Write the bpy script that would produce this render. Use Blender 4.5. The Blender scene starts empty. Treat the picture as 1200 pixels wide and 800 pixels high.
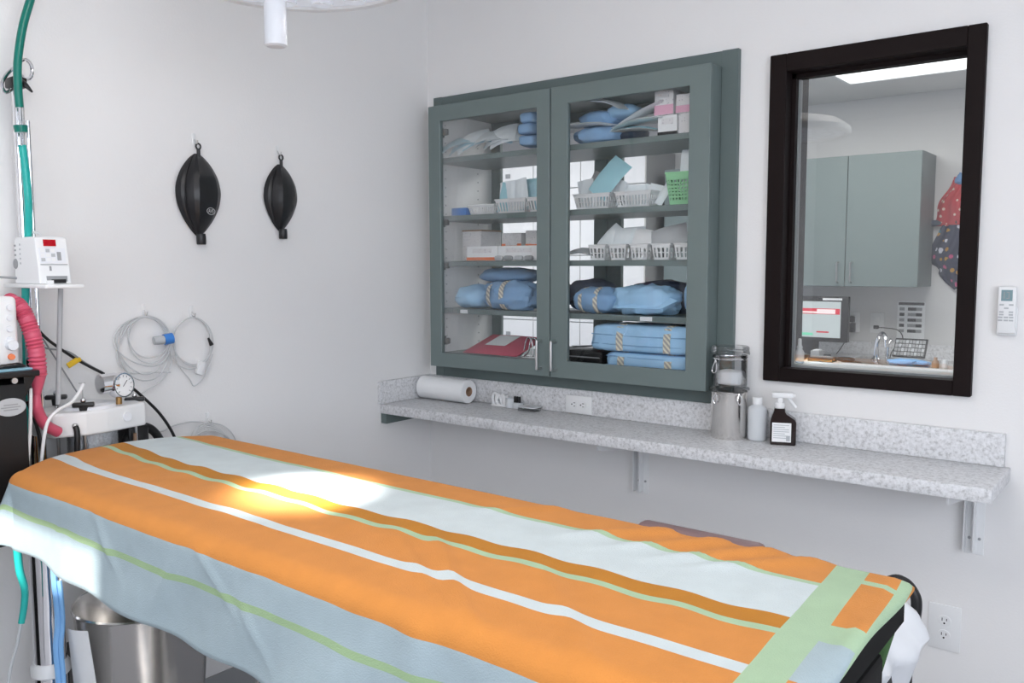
import bpy, bmesh, math, random
from mathutils import Vector, Matrix, noise
random.seed(7)
PI = math.pi
SC = bpy.context.scene
COL = SC.collection
# ---------------------------------------------------------------- camera
CAM_P = Vector((2.4627, -2.6, 1.45)); PITCH, YAW, ROLL = .0886, .6627, -.0021
cd = bpy.data.cameras.new('camera'); cam = bpy.data.objects.new('camera', cd); COL.objects.link(cam)
F0 = Vector((-math.sin(YAW), math.cos(YAW), 0)); R0 = Vector((math.cos(YAW), math.sin(YAW), 0)); Z0 = Vector((0, 0, 1))
FW = F0*math.cos(PITCH) - Z0*math.sin(PITCH); UP = Z0*math.cos(PITCH) + F0*math.sin(PITCH)
RT, UP = R0*math.cos(ROLL) + UP*math.sin(ROLL), UP*math.cos(ROLL) - R0*math.sin(ROLL)
cam.matrix_world = Matrix(((RT.x, UP.x, -FW.x, CAM_P.x), (RT.y, UP.y, -FW.y, CAM_P.y), (RT.z, UP.z, -FW.z, CAM_P.z), (0, 0, 0, 1)))
cd.sensor_width = 36; cd.lens = 36*1004.69/1200; cd.clip_start = .05
SC.camera = cam
# survey helpers: where a line of sight meets a known plane of the room
def ray(u, v): return FW + RT*((u-600)/1004.69) - UP*((v-400)/1004.69)
def onX(u, v, x): d = ray(u, v); return CAM_P + d*((x-CAM_P.x)/d.x)
def onY(u, v, y): d = ray(u, v); return CAM_P + d*((y-CAM_P.y)/d.y)
def onZ(u, v, z): d = ray(u, v); return CAM_P + d*((z-CAM_P.z)/d.z)
# ---------------------------------------------------------------- world, light, exposure
SC.view_settings.view_transform = 'Standard'; SC.view_settings.look = 'None'
SC.view_settings.gamma = 1; SC.view_settings.use_curve_mapping = False
SC.view_settings.exposure = -0.20
w = bpy.data.worlds.new('sky'); SC.world = w; w.use_nodes = True
w.node_tree.nodes['Background'].inputs[0].default_value = (.62, .74, 1, 1)
w.node_tree.nodes['Background'].inputs[1].default_value = 1.0
def area(name, loc, target, sx, sy, power, col):
    l = bpy.data.lights.new(name, 'AREA'); l.shape = 'RECTANGLE'; l.size = sx; l.size_y = sy; l.energy = power; l.color = col
    o = bpy.data.objects.new(name, l); COL.objects.link(o); o.location = loc
    o.rotation_euler = (Vector(target)-Vector(loc)).to_track_quat('-Z', 'Y').to_euler(); return o
area('daylight_area', (2.4, -4.55, 1.75), (1.6, 0, 1.1), 2.6, 1.4, 40, (.85, .905, 1))  # unseen area lamp before the closed rear wall, standing in for daylight
area('daylight_area', (4.35, -2.3, 1.65), (0, -1.0, 1.3), 3.2, 1.5, 98, (.85, .905, 1))  # wide area lamp added at the closed right wall as daylight
area('troffer_light', (1.5, -1.9, 2.58), (1.5, -1.9, 0), 1.2, .6, 13, (1, .94, .88))
area('troffer_light', (2.3, -3.5, 2.58), (2.3, -3.5, 0), 1.2, .6, 12, (1, .94, .88))
area('back_room_light', (1.1, 1.4, 2.39), (1.1, 1.5, 0), 1.4, 1.2, 40, (1, .98, .96))
area('back_room_light', (-1.2, 1.4, 2.39), (-1.2, 1.6, 0), 1.4, 1.2, 26, (1, .98, .96))
SUN_DIR = Vector((.62, -1.0, .50)).normalized()      # towards the sun
sl = bpy.data.lights.new('sun', 'SUN'); sl.energy = 9; sl.angle = .012; sl.color = (1, .96, .9)
so = bpy.data.objects.new('sun', sl); COL.objects.link(so); so.rotation_euler = (-SUN_DIR).to_track_quat('-Z', 'Y').to_euler()
# ---------------------------------------------------------------- materials
MATS = {}
def mat(name, col, rough=.5, metal=0, bump=0, bscale=60, var=0, vscale=8, trans=0, emit=None, estr=0, sheen=0, coat=0, alpha=1, ior=1.45):
    if name in MATS: return MATS[name]
    m = bpy.data.materials.new(name); m.use_nodes = True; nt = m.node_tree; b = nt.nodes['Principled BSDF']
    b.inputs['Base Color'].default_value = (*col, 1); b.inputs['Roughness'].default_value = rough; b.inputs['Metallic'].default_value = metal
    b.inputs['Transmission Weight'].default_value = trans; b.inputs['Sheen Weight'].default_value = sheen
    b.inputs['Coat Weight'].default_value = coat; b.inputs['Alpha'].default_value = alpha; b.inputs['IOR'].default_value = ior
    tc = nt.nodes.new('ShaderNodeTexCoord')
    if emit: b.inputs['Emission Color'].default_value = (*emit, 1); b.inputs['Emission Strength'].default_value = estr
    if bump:
        n = nt.nodes.new('ShaderNodeTexNoise'); n.inputs['Scale'].default_value = bscale; n.inputs['Detail'].default_value = 4
        nt.links.new(tc.outputs['Object'], n.inputs['Vector'])
        bp = nt.nodes.new('ShaderNodeBump'); bp.inputs['Strength'].default_value = bump; bp.inputs['Distance'].default_value = .004
        nt.links.new(n.outputs['Fac'], bp.inputs['Height']); nt.links.new(bp.outputs['Normal'], b.inputs['Normal'])
    if var:
        n = nt.nodes.new('ShaderNodeTexNoise'); n.inputs['Scale'].default_value = vscale; n.inputs['Detail'].default_value = 5
        nt.links.new(tc.outputs['Object'], n.inputs['Vector'])
        mr = nt.nodes.new('ShaderNodeMapRange'); mr.inputs['To Min'].default_value = 1-var; mr.inputs['To Max'].default_value = 1+var
        nt.links.new(n.outputs['Fac'], mr.inputs['Value'])
        mx = nt.nodes.new('ShaderNodeMix'); mx.data_type = 'RGBA'; mx.blend_type = 'MULTIPLY'; mx.inputs[0].default_value = 1
        mx.inputs[6].default_value = (*col, 1); nt.links.new(mr.outputs['Result'], mx.inputs[7]); nt.links.new(mx.outputs[2], b.inputs['Base Color'])
    MATS[name] = m; return m
def sheet_glass(name, tint=(1, 1, 1), fac=.08, rough=.0, mul=.8):
    m = bpy.data.materials.new(name); m.use_nodes = True; nt = m.node_tree; nt.nodes.clear()
    out = nt.nodes.new('ShaderNodeOutputMaterial'); t = nt.nodes.new('ShaderNodeBsdfTransparent'); t.inputs[0].default_value = (*tint, 1)
    g = nt.nodes.new('ShaderNodeBsdfGlossy'); g.inputs['Roughness'].default_value = rough
    fr = nt.nodes.new('ShaderNodeFresnel'); fr.inputs[0].default_value = 1.5
    ma = nt.nodes.new('ShaderNodeMath'); ma.operation = 'MULTIPLY_ADD'; ma.inputs[1].default_value = mul; ma.inputs[2].default_value = fac*.4
    mx = nt.nodes.new('ShaderNodeMixShader'); nt.links.new(fr.outputs[0], ma.inputs[0]); nt.links.new(ma.outputs[0], mx.inputs[0])
    nt.links.new(t.outputs[0], mx.inputs[1]); nt.links.new(g.outputs[0], mx.inputs[2]); nt.links.new(mx.outputs[0], out.inputs[0])
    MATS[name] = m; return m
M_WALL = mat('wall_paint', (.84, .835, .835), .62, bump=.12, bscale=180, var=.01)
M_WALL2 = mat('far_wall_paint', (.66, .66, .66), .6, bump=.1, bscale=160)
M_CEIL = mat('ceiling_paint', (.78, .78, .77), .8, bump=.1, bscale=90)
M_FLOOR = mat('vinyl_floor', (.36, .36, .38), .35, var=.06, vscale=12)
M_SAGE = mat('sage_grey_paint', (.158, .200, .198), .42, bump=.06, bscale=260, var=.04, vscale=14)
M_SAGED = mat('sage_grey_frame', (.118, .154, .152), .5, bump=.05, bscale=200, var=.05)
M_MELA = mat('white_melamine', (.90, .90, .90), .4)
M_BROWN = mat('dark_bronze_frame', (.010, .006, .006), .55, ior=1.22, var=.25, vscale=5, bump=.05, bscale=200)
M_GLASS = sheet_glass('clear_pane', (.985, .99, .99), .0, 0, .38)
M_WGLASS = sheet_glass('window_pane', (.97, .98, .98), .13, 0, 1.1)
M_PLAST = sheet_glass('clear_acrylic', (.965, .97, .975), .06, .03, .7)
M_SAT = mat('satin_nickel', (.62, .62, .62), .3, 1)
M_CHR = mat('chrome', (.82, .82, .84), .08, 1)
M_STEEL = mat('brushed_steel', (.78, .76, .74), .20, 1, bump=.03, bscale=300)
M_WHITE = mat('white_plastic', (.82, .83, .84), .35)
M_PAPER = mat('white_paper', (.86, .87, .88), .8, bump=.15, bscale=90)
M_POUCHW = mat('pouch_paper', (.84, .89, .92), .7, bump=.2, bscale=50)
M_POUCHB = mat('pouch_blue_film', (.42, .66, .76), .35, var=.12, vscale=30)
M_TEAL = mat('pouch_teal_film', (.36, .64, .72), .4, var=.08, vscale=30)
M_BLUE = mat('blue_wrap', (.24, .41, .64), .75, bump=.6, bscale=26, var=.16, vscale=14)
M_BLUEL = mat('light_blue_wrap', (.38, .62, .86), .7, bump=.6, bscale=24, var=.14, vscale=12)
M_BLUED = mat('dark_blue_wrap', (.055, .075, .12), .8, bump=.3, bscale=40, var=.2)
M_BLK = mat('black_plastic', (.012, .012, .013), .4)
M_RUB = mat('black_rubber', (.014, .014, .016), .34, bump=.25, bscale=22)
M_RED = mat('red_plastic', (.5, .02, .03), .35)
M_PINK = mat('pink_hose', (.62, .10, .17), .4)
M_PINKF = mat('pink_folder', (.60, .10, .16), .5)
M_GREEN = mat('green_hose', (.0, .17, .13), .3)
M_TEALH = mat('teal_hose', (.02, .42, .38), .3)
M_LGREEN = mat('green_basket', (.32, .68, .38), .45)
M_CARD = mat('cardboard', (.36, .23, .15), .8)
M_ORANGE = mat('orange_label', (.85, .24, .10), .6)
M_PINKL = mat('pink_label', (.75, .42, .55), .6)
M_GREY = mat('grey_plastic', (.32, .33, .34), .5)
M_LGREY = mat('pale_grey_cable', (.62, .63, .64), .45)
M_LGREY2 = mat('light_grey_plastic', (.48, .50, .52), .5)
M_YEL = mat('yellow_tag', (.75, .48, .02), .5)
M_BLUEP = mat('blue_plastic', (.05, .22, .62), .4)
M_LBLUE = mat('light_blue_strap', (.22, .46, .80), .6, bump=.2)
M_MAUVE = mat('mauve_vinyl', (.20, .13, .135), .5, bump=.1)
M_AMBER = mat('dark_brown_bottle', (.016, .007, .006), .18)
M_NAVY = mat('navy_plastic', (.01, .05, .14), .35)
M_LCD = mat('grey_lcd', (.22, .33, .36), .25)
M_DISP = mat('red_display', (.25, .0, .005), .25, emit=(.6, .0, .01), estr=.35)
M_SCREEN = mat('lit_screen', (.25, .27, .27), .3, emit=(.70, .80, .82), estr=.55)
M_LENS = mat('lamp_lens', (.55, .57, .62), .15, 0, emit=(.85, .9, 1), estr=.35, coat=.6)
M_PANEL = mat('light_panel', (.9, .9, .9), .5, emit=(1, 1, 1), estr=1.6)
M_FROST = mat('frosted_white', (.78, .80, .84), .45, trans=.0)
M_POLY = mat('translucent_poly', (.78, .81, .84), .35, trans=.25, ior=1.2)
M_GRAN = mat('absorber_granules', (.55, .57, .60), .8, var=.5, vscale=160, bump=.8, bscale=160)
M_BAGW = mat('white_bag_plastic', (.70, .72, .75), .3, bump=.8, bscale=22)
M_TAPE = None

def ramp_node(nt, stops, interp='CONSTANT'):
    r = nt.nodes.new('ShaderNodeValToRGB'); cr = r.color_ramp; cr.interpolation = interp
    while len(cr.elements) > 1: cr.elements.remove(cr.elements[-1])
    cr.elements[0].position = stops[0][0]; cr.elements[0].color = (*stops[0][1], 1)
    for p, c in stops[1:]: e = cr.elements.new(p); e.color = (*c, 1)
    return r
def laminate():
    m = mat('speckled_laminate', (.5, .5, .5), .38); nt = m.node_tree; b = nt.nodes['Principled BSDF']; tc = nt.nodes['Texture Coordinate']
    n = nt.nodes.new('ShaderNodeTexNoise'); n.inputs['Scale'].default_value = 95; n.inputs['Detail'].default_value = 9; n.inputs['Roughness'].default_value = .8
    nt.links.new(tc.outputs['Object'], n.inputs['Vector'])
    r = ramp_node(nt, [(.0, (.30, .30, .31)), (.38, (.42, .42, .43)), (.47, (.66, .665, .68)), (.60, (.80, .805, .83)), (1, (.86, .87, .89))], 'LINEAR')
    nt.links.new(n.outputs['Fac'], r.inputs[0]); nt.links.new(r.outputs[0], b.inputs['Base Color']); return m
M_LAM = laminate()
def tape_mat():
    m = mat('striped_tape', (.7, .65, .5), .7); nt = m.node_tree; b = nt.nodes['Principled BSDF']; tc = nt.nodes['Texture Coordinate']
    wv = nt.nodes.new('ShaderNodeTexWave'); wv.bands_direction = 'DIAGONAL'; wv.inputs['Scale'].default_value = 34
    nt.links.new(tc.outputs['Object'], wv.inputs['Vector'])
    r = ramp_node(nt, [(0, (.42, .40, .38)), (.5, (.76, .71, .58))]); nt.links.new(wv.outputs['Fac'], r.inputs[0]); nt.links.new(r.outputs[0], b.inputs['Base Color']); return m
M_TAPE = tape_mat()
def print_mat(name, base, ink, scale, thr):
    m = mat(name, base, .5); nt = m.node_tree; b = nt.nodes['Principled BSDF']; tc = nt.nodes['Texture Coordinate']
    n = nt.nodes.new('ShaderNodeTexVoronoi'); n.inputs['Scale'].default_value = scale; nt.links.new(tc.outputs['Object'], n.inputs['Vector'])
    r = ramp_node(nt, [(0, ink), (thr, base)]); nt.links.new(n.outputs['Distance'], r.inputs[0]); nt.links.new(r.outputs[0], b.inputs['Base Color']); return m
M_PRINT = print_mat('printed_carton', (.78, .77, .78), (.40, .40, .44), 130, .20)
M_REDCAP = print_mat('red_print_fabric', (.52, .02, .03), (.75, .6, .5), 26, .22)
def floral():
    m = mat('navy_floral_fabric', (.02, .03, .08), .8); nt = m.node_tree; b = nt.nodes['Principled BSDF']; tc = nt.nodes['Texture Coordinate']
    n = nt.nodes.new('ShaderNodeTexVoronoi'); n.inputs['Scale'].default_value = 34; nt.links.new(tc.outputs['Object'], n.inputs['Vector'])
    sp = nt.nodes.new('ShaderNodeSeparateColor'); nt.links.new(n.outputs['Color'], sp.inputs[0])
    r = ramp_node(nt, [(0, (.012, .02, .06)), (.55, (.55, .06, .20)), (.70, (.62, .62, .70)), (.85, (.5, .25, .02)), (.92, (.02, .2, .25))])
    nt.links.new(sp.outputs[0], r.inputs[0])
    r2 = ramp_node(nt, [(0, (0, 0, 0)), (.42, (1, 1, 1))]); nt.links.new(n.outputs['Distance'], r2.inputs[0])
    mx = nt.nodes.new('ShaderNodeMix'); mx.data_type = 'RGBA'; nt.links.new(r2.outputs[0], mx.inputs[0]); nt.links.new(r.outputs[0], mx.inputs[6])
    mx.inputs[7].default_value = (.012, .02, .06, 1); nt.links.new(mx.outputs[2], b.inputs['Base Color']); return m
M_FLORAL = floral()
# ---------------------------------------------------------------- mesh builder
class MB:
    def __init__(s): s.v = []; s.f = []; s.mi = []; s.sm = []; s.uv = None
    def add(s, vs, fs, mi=0, smooth=False, M=None):
        o = len(s.v)
        s.v += [(M @ Vector(v)) if M is not None else Vector(v) for v in vs]
        for f in fs: s.f.append([i+o for i in f]); s.mi.append(mi); s.sm.append(smooth)
        return s
    def box(s, x0, x1, y0, y1, z0, z1, bev=0, mi=0, M=None, seg=2):
        if bev <= 0:
            v = [(x, y, z) for x in (x0, x1) for y in (y0, y1) for z in (z0, z1)]
            return s.add(v, [(0, 1, 3, 2), (4, 6, 7, 5), (0, 4, 5, 1), (2, 3, 7, 6), (0, 2, 6, 4), (1, 5, 7, 3)], mi, False, M)
        bm = bmesh.new(); bmesh.ops.create_cube(bm, size=1)
        for q in bm.verts: q.co = Vector(((x0+x1)/2+q.co.x*(x1-x0), (y0+y1)/2+q.co.y*(y1-y0), (z0+z1)/2+q.co.z*(z1-z0)))
        bmesh.ops.bevel(bm, geom=bm.edges[:], offset=bev, segments=seg, profile=.5, affect='EDGES')
        bm.verts.index_update(); s.add([q.co.copy() for q in bm.verts], [[q.index for q in f.verts] for f in bm.faces], mi, seg > 1, M); bm.free(); return s
    def prism(s, poly, z0, z1, mi=0, M=None):      # poly in xy, extruded in z
        n = len(poly); v = [(x, y, z0) for x, y in poly] + [(x, y, z1) for x, y in poly]
        return s.add(v, [list(range(n))[::-1], list(range(n, 2*n))] + [(i, (i+1) % n, n+(i+1) % n, n+i) for i in range(n)], mi, False, M)
    def lathe(s, prof, c=(0, 0, 0), n=24, mi=0, M=None, sx=1, sy=1, smooth=True, cap=True):
        v = []; f = []
        for r, z in prof:
            for k in range(n):
                a = 2*PI*k/n; v.append((c[0]+r*math.cos(a)*sx, c[1]+r*math.sin(a)*sy, c[2]+z))
        m = len(prof)
        for j in range(m-1):
            for k in range(n): f.append((j*n+k, j*n+(k+1) % n, (j+1)*n+(k+1) % n, (j+1)*n+k))
        s.add(v, f, mi, smooth, M)
        if cap:
            o = len(s.v)-len(v)
            if prof[0][0] > 1e-5: s.f.append([o+k for k in range(n)][::-1]); s.mi.append(mi); s.sm.append(False)
            if prof[-1][0] > 1e-5: s.f.append([o+(m-1)*n+k for k in range(n)]); s.mi.append(mi); s.sm.append(False)
        return s
    def cyl(s, p0, p1, r0, r1=None, n=16, mi=0, M=None):
        p0 = Vector(p0); p1 = Vector(p1); r1 = r0 if r1 is None else r1
        q = (p1-p0).to_track_quat('Z', 'Y').to_matrix().to_4x4(); T = Matrix.Translation(p0) @ q
        if M is not None: T = M @ T
        return s.lathe([(r0, 0), (r1, (p1-p0).length)], n=n, mi=mi, M=T)
    def tube(s, pts, r, n=8, closed=False, sub=6, mi=0, M=None, rf=None):
        pts = [Vector(p) for p in pts]
        if sub > 1:
            P = []; L = len(pts)
            rng = range(L) if closed else range(L-1)
            for i in rng:
                g = (lambda k: pts[k % L]) if closed else (lambda k: pts[min(max(k, 0), L-1)])
                a, b, c, d = g(i-1), g(i), g(i+1), g(i+2)
                for j in range(sub):
                    t = j/sub; P.append(.5*((2*b)+(c-a)*t+(2*a-5*b+4*c-d)*t*t+(3*b-a-3*c+d)*t**3))
            if not closed: P.append(pts[-1])
            pts = P
        L = len(pts); v = []; f = []; nrm = None
        for i, p in enumerate(pts):
            t = (pts[(i+1) % L]-pts[i-1]) if closed else (pts[min(i+1, L-1)]-pts[max(i-1, 0)])
            if t.length < 1e-9: t = Vector((0, 0, 1))
            t.normalize()
            if nrm is None: nrm = t.orthogonal().normalized()
            nrm = (nrm - t*nrm.dot(t)); nrm = nrm.normalized() if nrm.length > 1e-6 else t.orthogonal().normalized()
            b = t.cross(nrm); rr = rf(i/(L-1)) if rf else r
            for k in range(n): a = 2*PI*k/n; v.append(p+nrm*rr*math.cos(a)+b*rr*math.sin(a))
        for i in range(L if closed else L-1):
            j = (i+1) % L
            for k in range(n): f.append((i*n+k, i*n+(k+1) % n, j*n+(k+1) % n, j*n+k))
        if not closed: f += [list(range(n))[::-1], [(L-1)*n+k for k in range(n)]]
        return s.add(v, f, mi, True, M)
    def grid(s, fn, nu, nv, mi=0, thick=0, M=None, smooth=True):
        v = [Vector(fn(i/nu, j/nv)) for i in range(nu+1) for j in range(nv+1)]; W = nv+1
        f = [(i*W+j, (i+1)*W+j, (i+1)*W+j+1, i*W+j+1) for i in range(nu) for j in range(nv)]
        if thick:
            N = [Vector((0, 0, 0)) for _ in v]
            for q in f:
                n_ = (v[q[2]]-v[q[0]]).cross(v[q[3]]-v[q[1]])
                for k in q: N[k] += n_
            o = len(v); v2 = [p - (n_.normalized()*thick if n_.length > 0 else Vector()) for p, n_ in zip(v, N)]
            f2 = [tuple(k+o for k in q[::-1]) for q in f]
            bd = [i*W for i in range(nu+1)] + [nu*W+j for j in range(1, nv+1)] + [i*W+nv for i in range(nu-1, -1, -1)] + [j for j in range(nv-1, 0, -1)]
            sd = [(bd[k], bd[k-1], bd[k-1]+o, bd[k]+o) for k in range(len(bd))]
            v += v2; f += f2 + sd
        return s.add(v, f, mi, smooth, M)
    def ball(s, c, r, n=16, mi=0, M=None, sc=(1, 1, 1)):
        pr = [(max(r*math.sin(PI*k/(n//2)), 1e-6)*1, -r*math.cos(PI*k/(n//2))*sc[2]) for k in range(n//2+1)]
        return s.lathe(pr, c, n, mi, M, sc[0], sc[1], cap=False)
    def blob(s, c, size, p=2.6, amp=.08, ns=9, seed=0, nu=28, nv=16, mi=0, rz=0, flat=True, M=None):
        v = []; f = []; c = Vector(c); Rm = Matrix.Rotation(rz, 3, 'Z')
        sg = lambda q, e: math.copysign(abs(q)**e, q)
        for j in range(nv+1):
            ph = -PI/2+PI*j/nv
            for i in range(nu):
                th = 2*PI*i/nu; e = 2/p
                d = Vector((sg(math.cos(ph), e)*sg(math.cos(th), e), sg(math.cos(ph), e)*sg(math.sin(th), e), sg(math.sin(ph), e)))
                q = Vector((d.x*size[0]/2, d.y*size[1]/2, d.z*size[2]/2))
                k = 1+amp*(noise.noise(q*ns*3+Vector((seed*3.1, seed, 0)))+.7*(.35-abs(noise.noise(q*ns*4+Vector((seed, 2, 1)))))+.3*noise.noise(q*ns*9))
                q = Rm @ Vector((q.x*k, q.y*k, q.z*k))
                if flat: q.z = max(q.z, -size[2]/2*.98)
                v.append(c+q)
        for j in range(nv):
            for i in range(nu): f.append((j*nu+i, j*nu+(i+1) % nu, (j+1)*nu+(i+1) % nu, (j+1)*nu+i))
        return s.add(v, f, mi, True, M)
    def build(s, name, mats, parent=None, origin=None, sharp=.75):
        if not isinstance(mats, (list, tuple)): mats = [mats]
        if parent is not None: off = WORG[parent.name]
        else:
            off = Vector(origin) if origin is not None else Vector((sum(v.x for v in s.v)/len(s.v), sum(v.y for v in s.v)/len(s.v), min(v.z for v in s.v)))
        me = bpy.data.meshes.new(name); me.from_pydata([tuple(v-off) for v in s.v], [], s.f)
        for m in mats: me.materials.append(m)
        me.polygons.foreach_set('material_index', s.mi); me.polygons.foreach_set('use_smooth', s.sm)
        if s.uv:
            l = me.uv_layers.new(name='UVMap')
            for lp in me.loops: l.data[lp.index].uv = s.uv[lp.vertex_index]
        me.update()
        if any(s.sm):
            bm = bmesh.new(); bm.from_mesh(me); bmesh.ops.recalc_face_normals(bm, faces=bm.faces[:])
            for e in bm.edges:
                if len(e.link_faces) == 2 and e.calc_face_angle(0) > sharp: e.smooth = False
            bm.to_mesh(me); bm.free()
        o = bpy.data.objects.new(name, me); COL.objects.link(o)
        if parent is not None: o.parent = parent
        else: o.location = off
        WORG[o.name] = off.copy(); return o
WORG = {}
def thing(name, label, cat, loc, group=None):
    o = bpy.data.objects.new(name, None); COL.objects.link(o); o.location = loc; o.empty_display_size = .05
    o['label'] = label; o['category'] = cat
    if group: o['group'] = group
    WORG[o.name] = Vector(loc); return o
def tag(o, label, cat, group=None, kind=None):
    o['label'] = label; o['category'] = cat
    if group: o['group'] = group
    if kind: o['kind'] = kind
    return o
def struct(name, mb, m, parent=None, label=None):
    o = mb.build(name, m, parent)
    if parent is None: o['kind'] = 'structure'
    if label: o['label'] = label
    return o
def TR(loc, rz=0, rx=0, ry=0):
    return Matrix.Translation(Vector(loc)) @ Matrix.Rotation(rz, 4, 'Z') @ Matrix.Rotation(ry, 4, 'Y') @ Matrix.Rotation(rx, 4, 'X')
# ================================================================ SETTING
CEIL = 2.62; WT = .12
CAB = (.093, 1.287, 1.03, 2.085)     # cabinet hole in the wall: x0, x1, z0, z1
WIN = (1.47, 2.005, 1.11, 2.068)
b = MB(); b.box(-.15, 4.4, -4.6, 0, -.1, 0); struct('floor', b, M_FLOOR)
b = MB(); b.box(-.15, 4.4, -4.6, 0, CEIL, CEIL+.1); struct('ceiling', b, M_CEIL)
b = MB(); b.box(-.15, 0, -4.6, 0, 0, CEIL); struct('wall_left', b, M_WALL)
b = MB(); b.box(4.4, 4.5, -4.6, 0, 0, CEIL); struct('wall_right', b, M_WALL)
b = MB()
xs = [-.15, CAB[0], CAB[1], WIN[0], WIN[1], 4.4]
for i in range(5):
    if i == 1: b.box(xs[1], xs[2], 0, WT, 0, CAB[2]); b.box(xs[1], xs[2], 0, WT, CAB[3], CEIL)
    elif i == 3: b.box(xs[3], xs[4], 0, WT, 0, WIN[2]); b.box(xs[3], xs[4], 0, WT, WIN[3], CEIL)
    else: b.box(xs[i], xs[i+1], 0, WT, 0, CEIL)
struct('wall_back', b, M_WALL)
# rear wall behind the camera, with an added slot shaped to the sun patch
def sun_back(p, y):      # where the sun ray reaching p crosses plane y
    t = (y-p.y)/SUN_DIR.y; return p+SUN_DIR*t
a0 = sun_back(Vector((.16, -1.80, .72)), -4.6); a1 = sun_back(Vector((.80, -1.80, .895)), -4.6)
SX0, SX1, SZ0, SZ1 = a0.x, a1.x, a0.z, a1.z
b = MB(); b.box(-.15, SX0, -4.62, -4.6, 0, CEIL); b.box(SX1, 4.5, -4.62, -4.6, 0, CEIL)
b.box(SX0, SX1, -4.62, -4.6, 0, SZ0); b.box(SX0, SX1, -4.62, -4.6, SZ1, CEIL)
struct('wall_rear', b, M_WALL)
# the room seen through the glass
b = MB(); b.box(-2.6, 3.6, WT, 2.75, -.1, 0); struct('floor_far', b, M_FLOOR)
b = MB(); b.box(-2.6, 3.6, 2.75, 2.85, 0, CEIL); struct('wall_far', b, M_WALL2)
b = MB(); b.box(-2.7, -2.6, WT, 2.85, 0, CEIL); struct('wall_far_left', b, M_WALL2)
b = MB(); b.box(3.6, 3.7, WT, 2.85, 0, CEIL); struct('wall_far_right', b, M_WALL2)
b = MB(); b.box(-2.6, 3.6, WT, 2.75, 2.42, CEIL+.1); struct('ceiling_far', b, M_CEIL)
# vinyl cove base along the two walls
b = MB(); b.box(0, .008, -4.6, 0, 0, .1); struct('baseboard_left', b, M_GREY)
b = MB(); b.box(.008, 4.4, -.008, 0, 0, .1); struct('baseboard_back', b, M_GREY)
# window in the back wall
wf = MB(); x0, x1, z0, z1 = 1.444, 2.026, 1.091, 2.079; ix0, ix1, iz0, iz1 = 1.495, 1.981, 1.133, 2.026
win = struct('window_1', MB().box(ix0-.02, ix1+.02, .045, .051, iz0-.01, iz1+.01), M_WGLASS, None)
win['label'] = 'interior window pane in dark bronze frame looking into the next room'
for nm, bx in (('window_frame_side', (x0, ix0, z0, z1)), ('window_frame_side', (ix1, x1, z0, z1)), ('window_frame_rail', (ix0, ix1, z0, iz0)), ('window_frame_rail', (ix0, ix1, iz1, z1))):
    MB().box(bx[0], bx[1], -.022, .03, bx[2], bx[3], .002, seg=1).build(nm, M_BROWN, win)
fr = MB(); fr.box(ix0-.03, ix0+.012, .03, WT+.02, iz0-.02, iz1+.02); fr.box(ix1-.002, ix1+.024, .03, WT+.02, iz0-.02, iz1+.02)
fr.box(ix0-.03, ix1+.024, .03, .062, iz1-.014, iz1+.02); fr.build('window_jamb', M_BROWN, win)
MB().box(ix0-.02, ix1+.02, .052, WT+.03, iz0-.03, iz0+.004).build('window_sill', M_LGREY2, win)
MB().box(ix0+.012, ix0+.018, .052, .07, iz0, iz1-.014).build('glazing_bead', M_LGREY2, win)
# ceiling light panels
def troffer(x, y, lab):
    t = thing('ceiling_light', lab, 'light', (x, y, CEIL-.03))
    fb = MB(); fb.box(x-.62, x+.62, y-.32, y-.30, CEIL-.03, CEIL-.001); fb.box(x-.62, x+.62, y+.30, y+.32, CEIL-.03, CEIL-.001)
    fb.box(x-.62, x-.60, y-.30, y+.30, CEIL-.03, CEIL-.001); fb.box(x+.60, x+.62, y-.30, y+.30, CEIL-.03, CEIL-.001); fb.build('frame', M_WHITE, t)
    MB().box(x-.6, x+.6, y-.3, y+.3, CEIL-.02, CEIL-.002).build('diffuser', M_PANEL, t)
troffer(1.5, -1.9, 'flat ceiling light panel above the draped table'); troffer(2.3, -3.5, 'flat ceiling light panel behind the camera')
# ================================================================ CABINET
cab = thing('wall_cabinet', 'sage grey pass-through wall cabinet with two glass doors above the worktop', 'cabinet', (.69, -.04, 1.03))
cx0, cx1, cz0, cz1 = .093, 1.287, 1.049, 2.0685; DY = -.097; BY = .271
def part(bx, name, m, par=None, bev=0, label=None):
    o = MB().box(*bx, bev, seg=1).build(name, m, par or cab)
    if label: o['label'] = label
    return o
part((cx0+.004, cx0+.02, -.077, BY, cz0+.004, cz1-.004), 'side_panel', [M_MELA])
part((cx1-.02, cx1-.001, -.077, BY, cz0, cz1), 'side_panel', M_SAGE)
part((cx0+.02, cx1-.02, -.077, BY, cz1-.02, cz1), 'top_panel', M_SAGE)
part((cx0+.02, cx1-.02, -.077, BY, cz0, 1.10), 'bottom_panel', M_SAGE)
part((cx0+.001, cx0+.004, -.077, BY, cz0, cz1), 'outer_side', M_SAGE)
tx0, tx1, tz0, tz1 = .051, 1.342, 1.0, 2.1187
part((tx0, cx0+.002, -.02, 0, tz0, tz1), 'trim_board', M_SAGED, bev=.001); part((cx1, tx1, -.02, 0, tz0, tz1), 'trim_board', M_SAGED, bev=.001)
part((cx0+.002, cx1, -.018, 0, tz0, cz0), 'trim_board', M_SAGED); part((cx0+.002, cx1, -.018, 0, cz1, tz1-.001), 'trim_board', M_SAGED)
SH = [1.871, 1.645, 1.467, 1.280]
for z in SH: part((cx0+.02, cx1-.02, -.062, .235, z-.02, z), 'shelf', M_SAGE, bev=.001)
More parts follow.
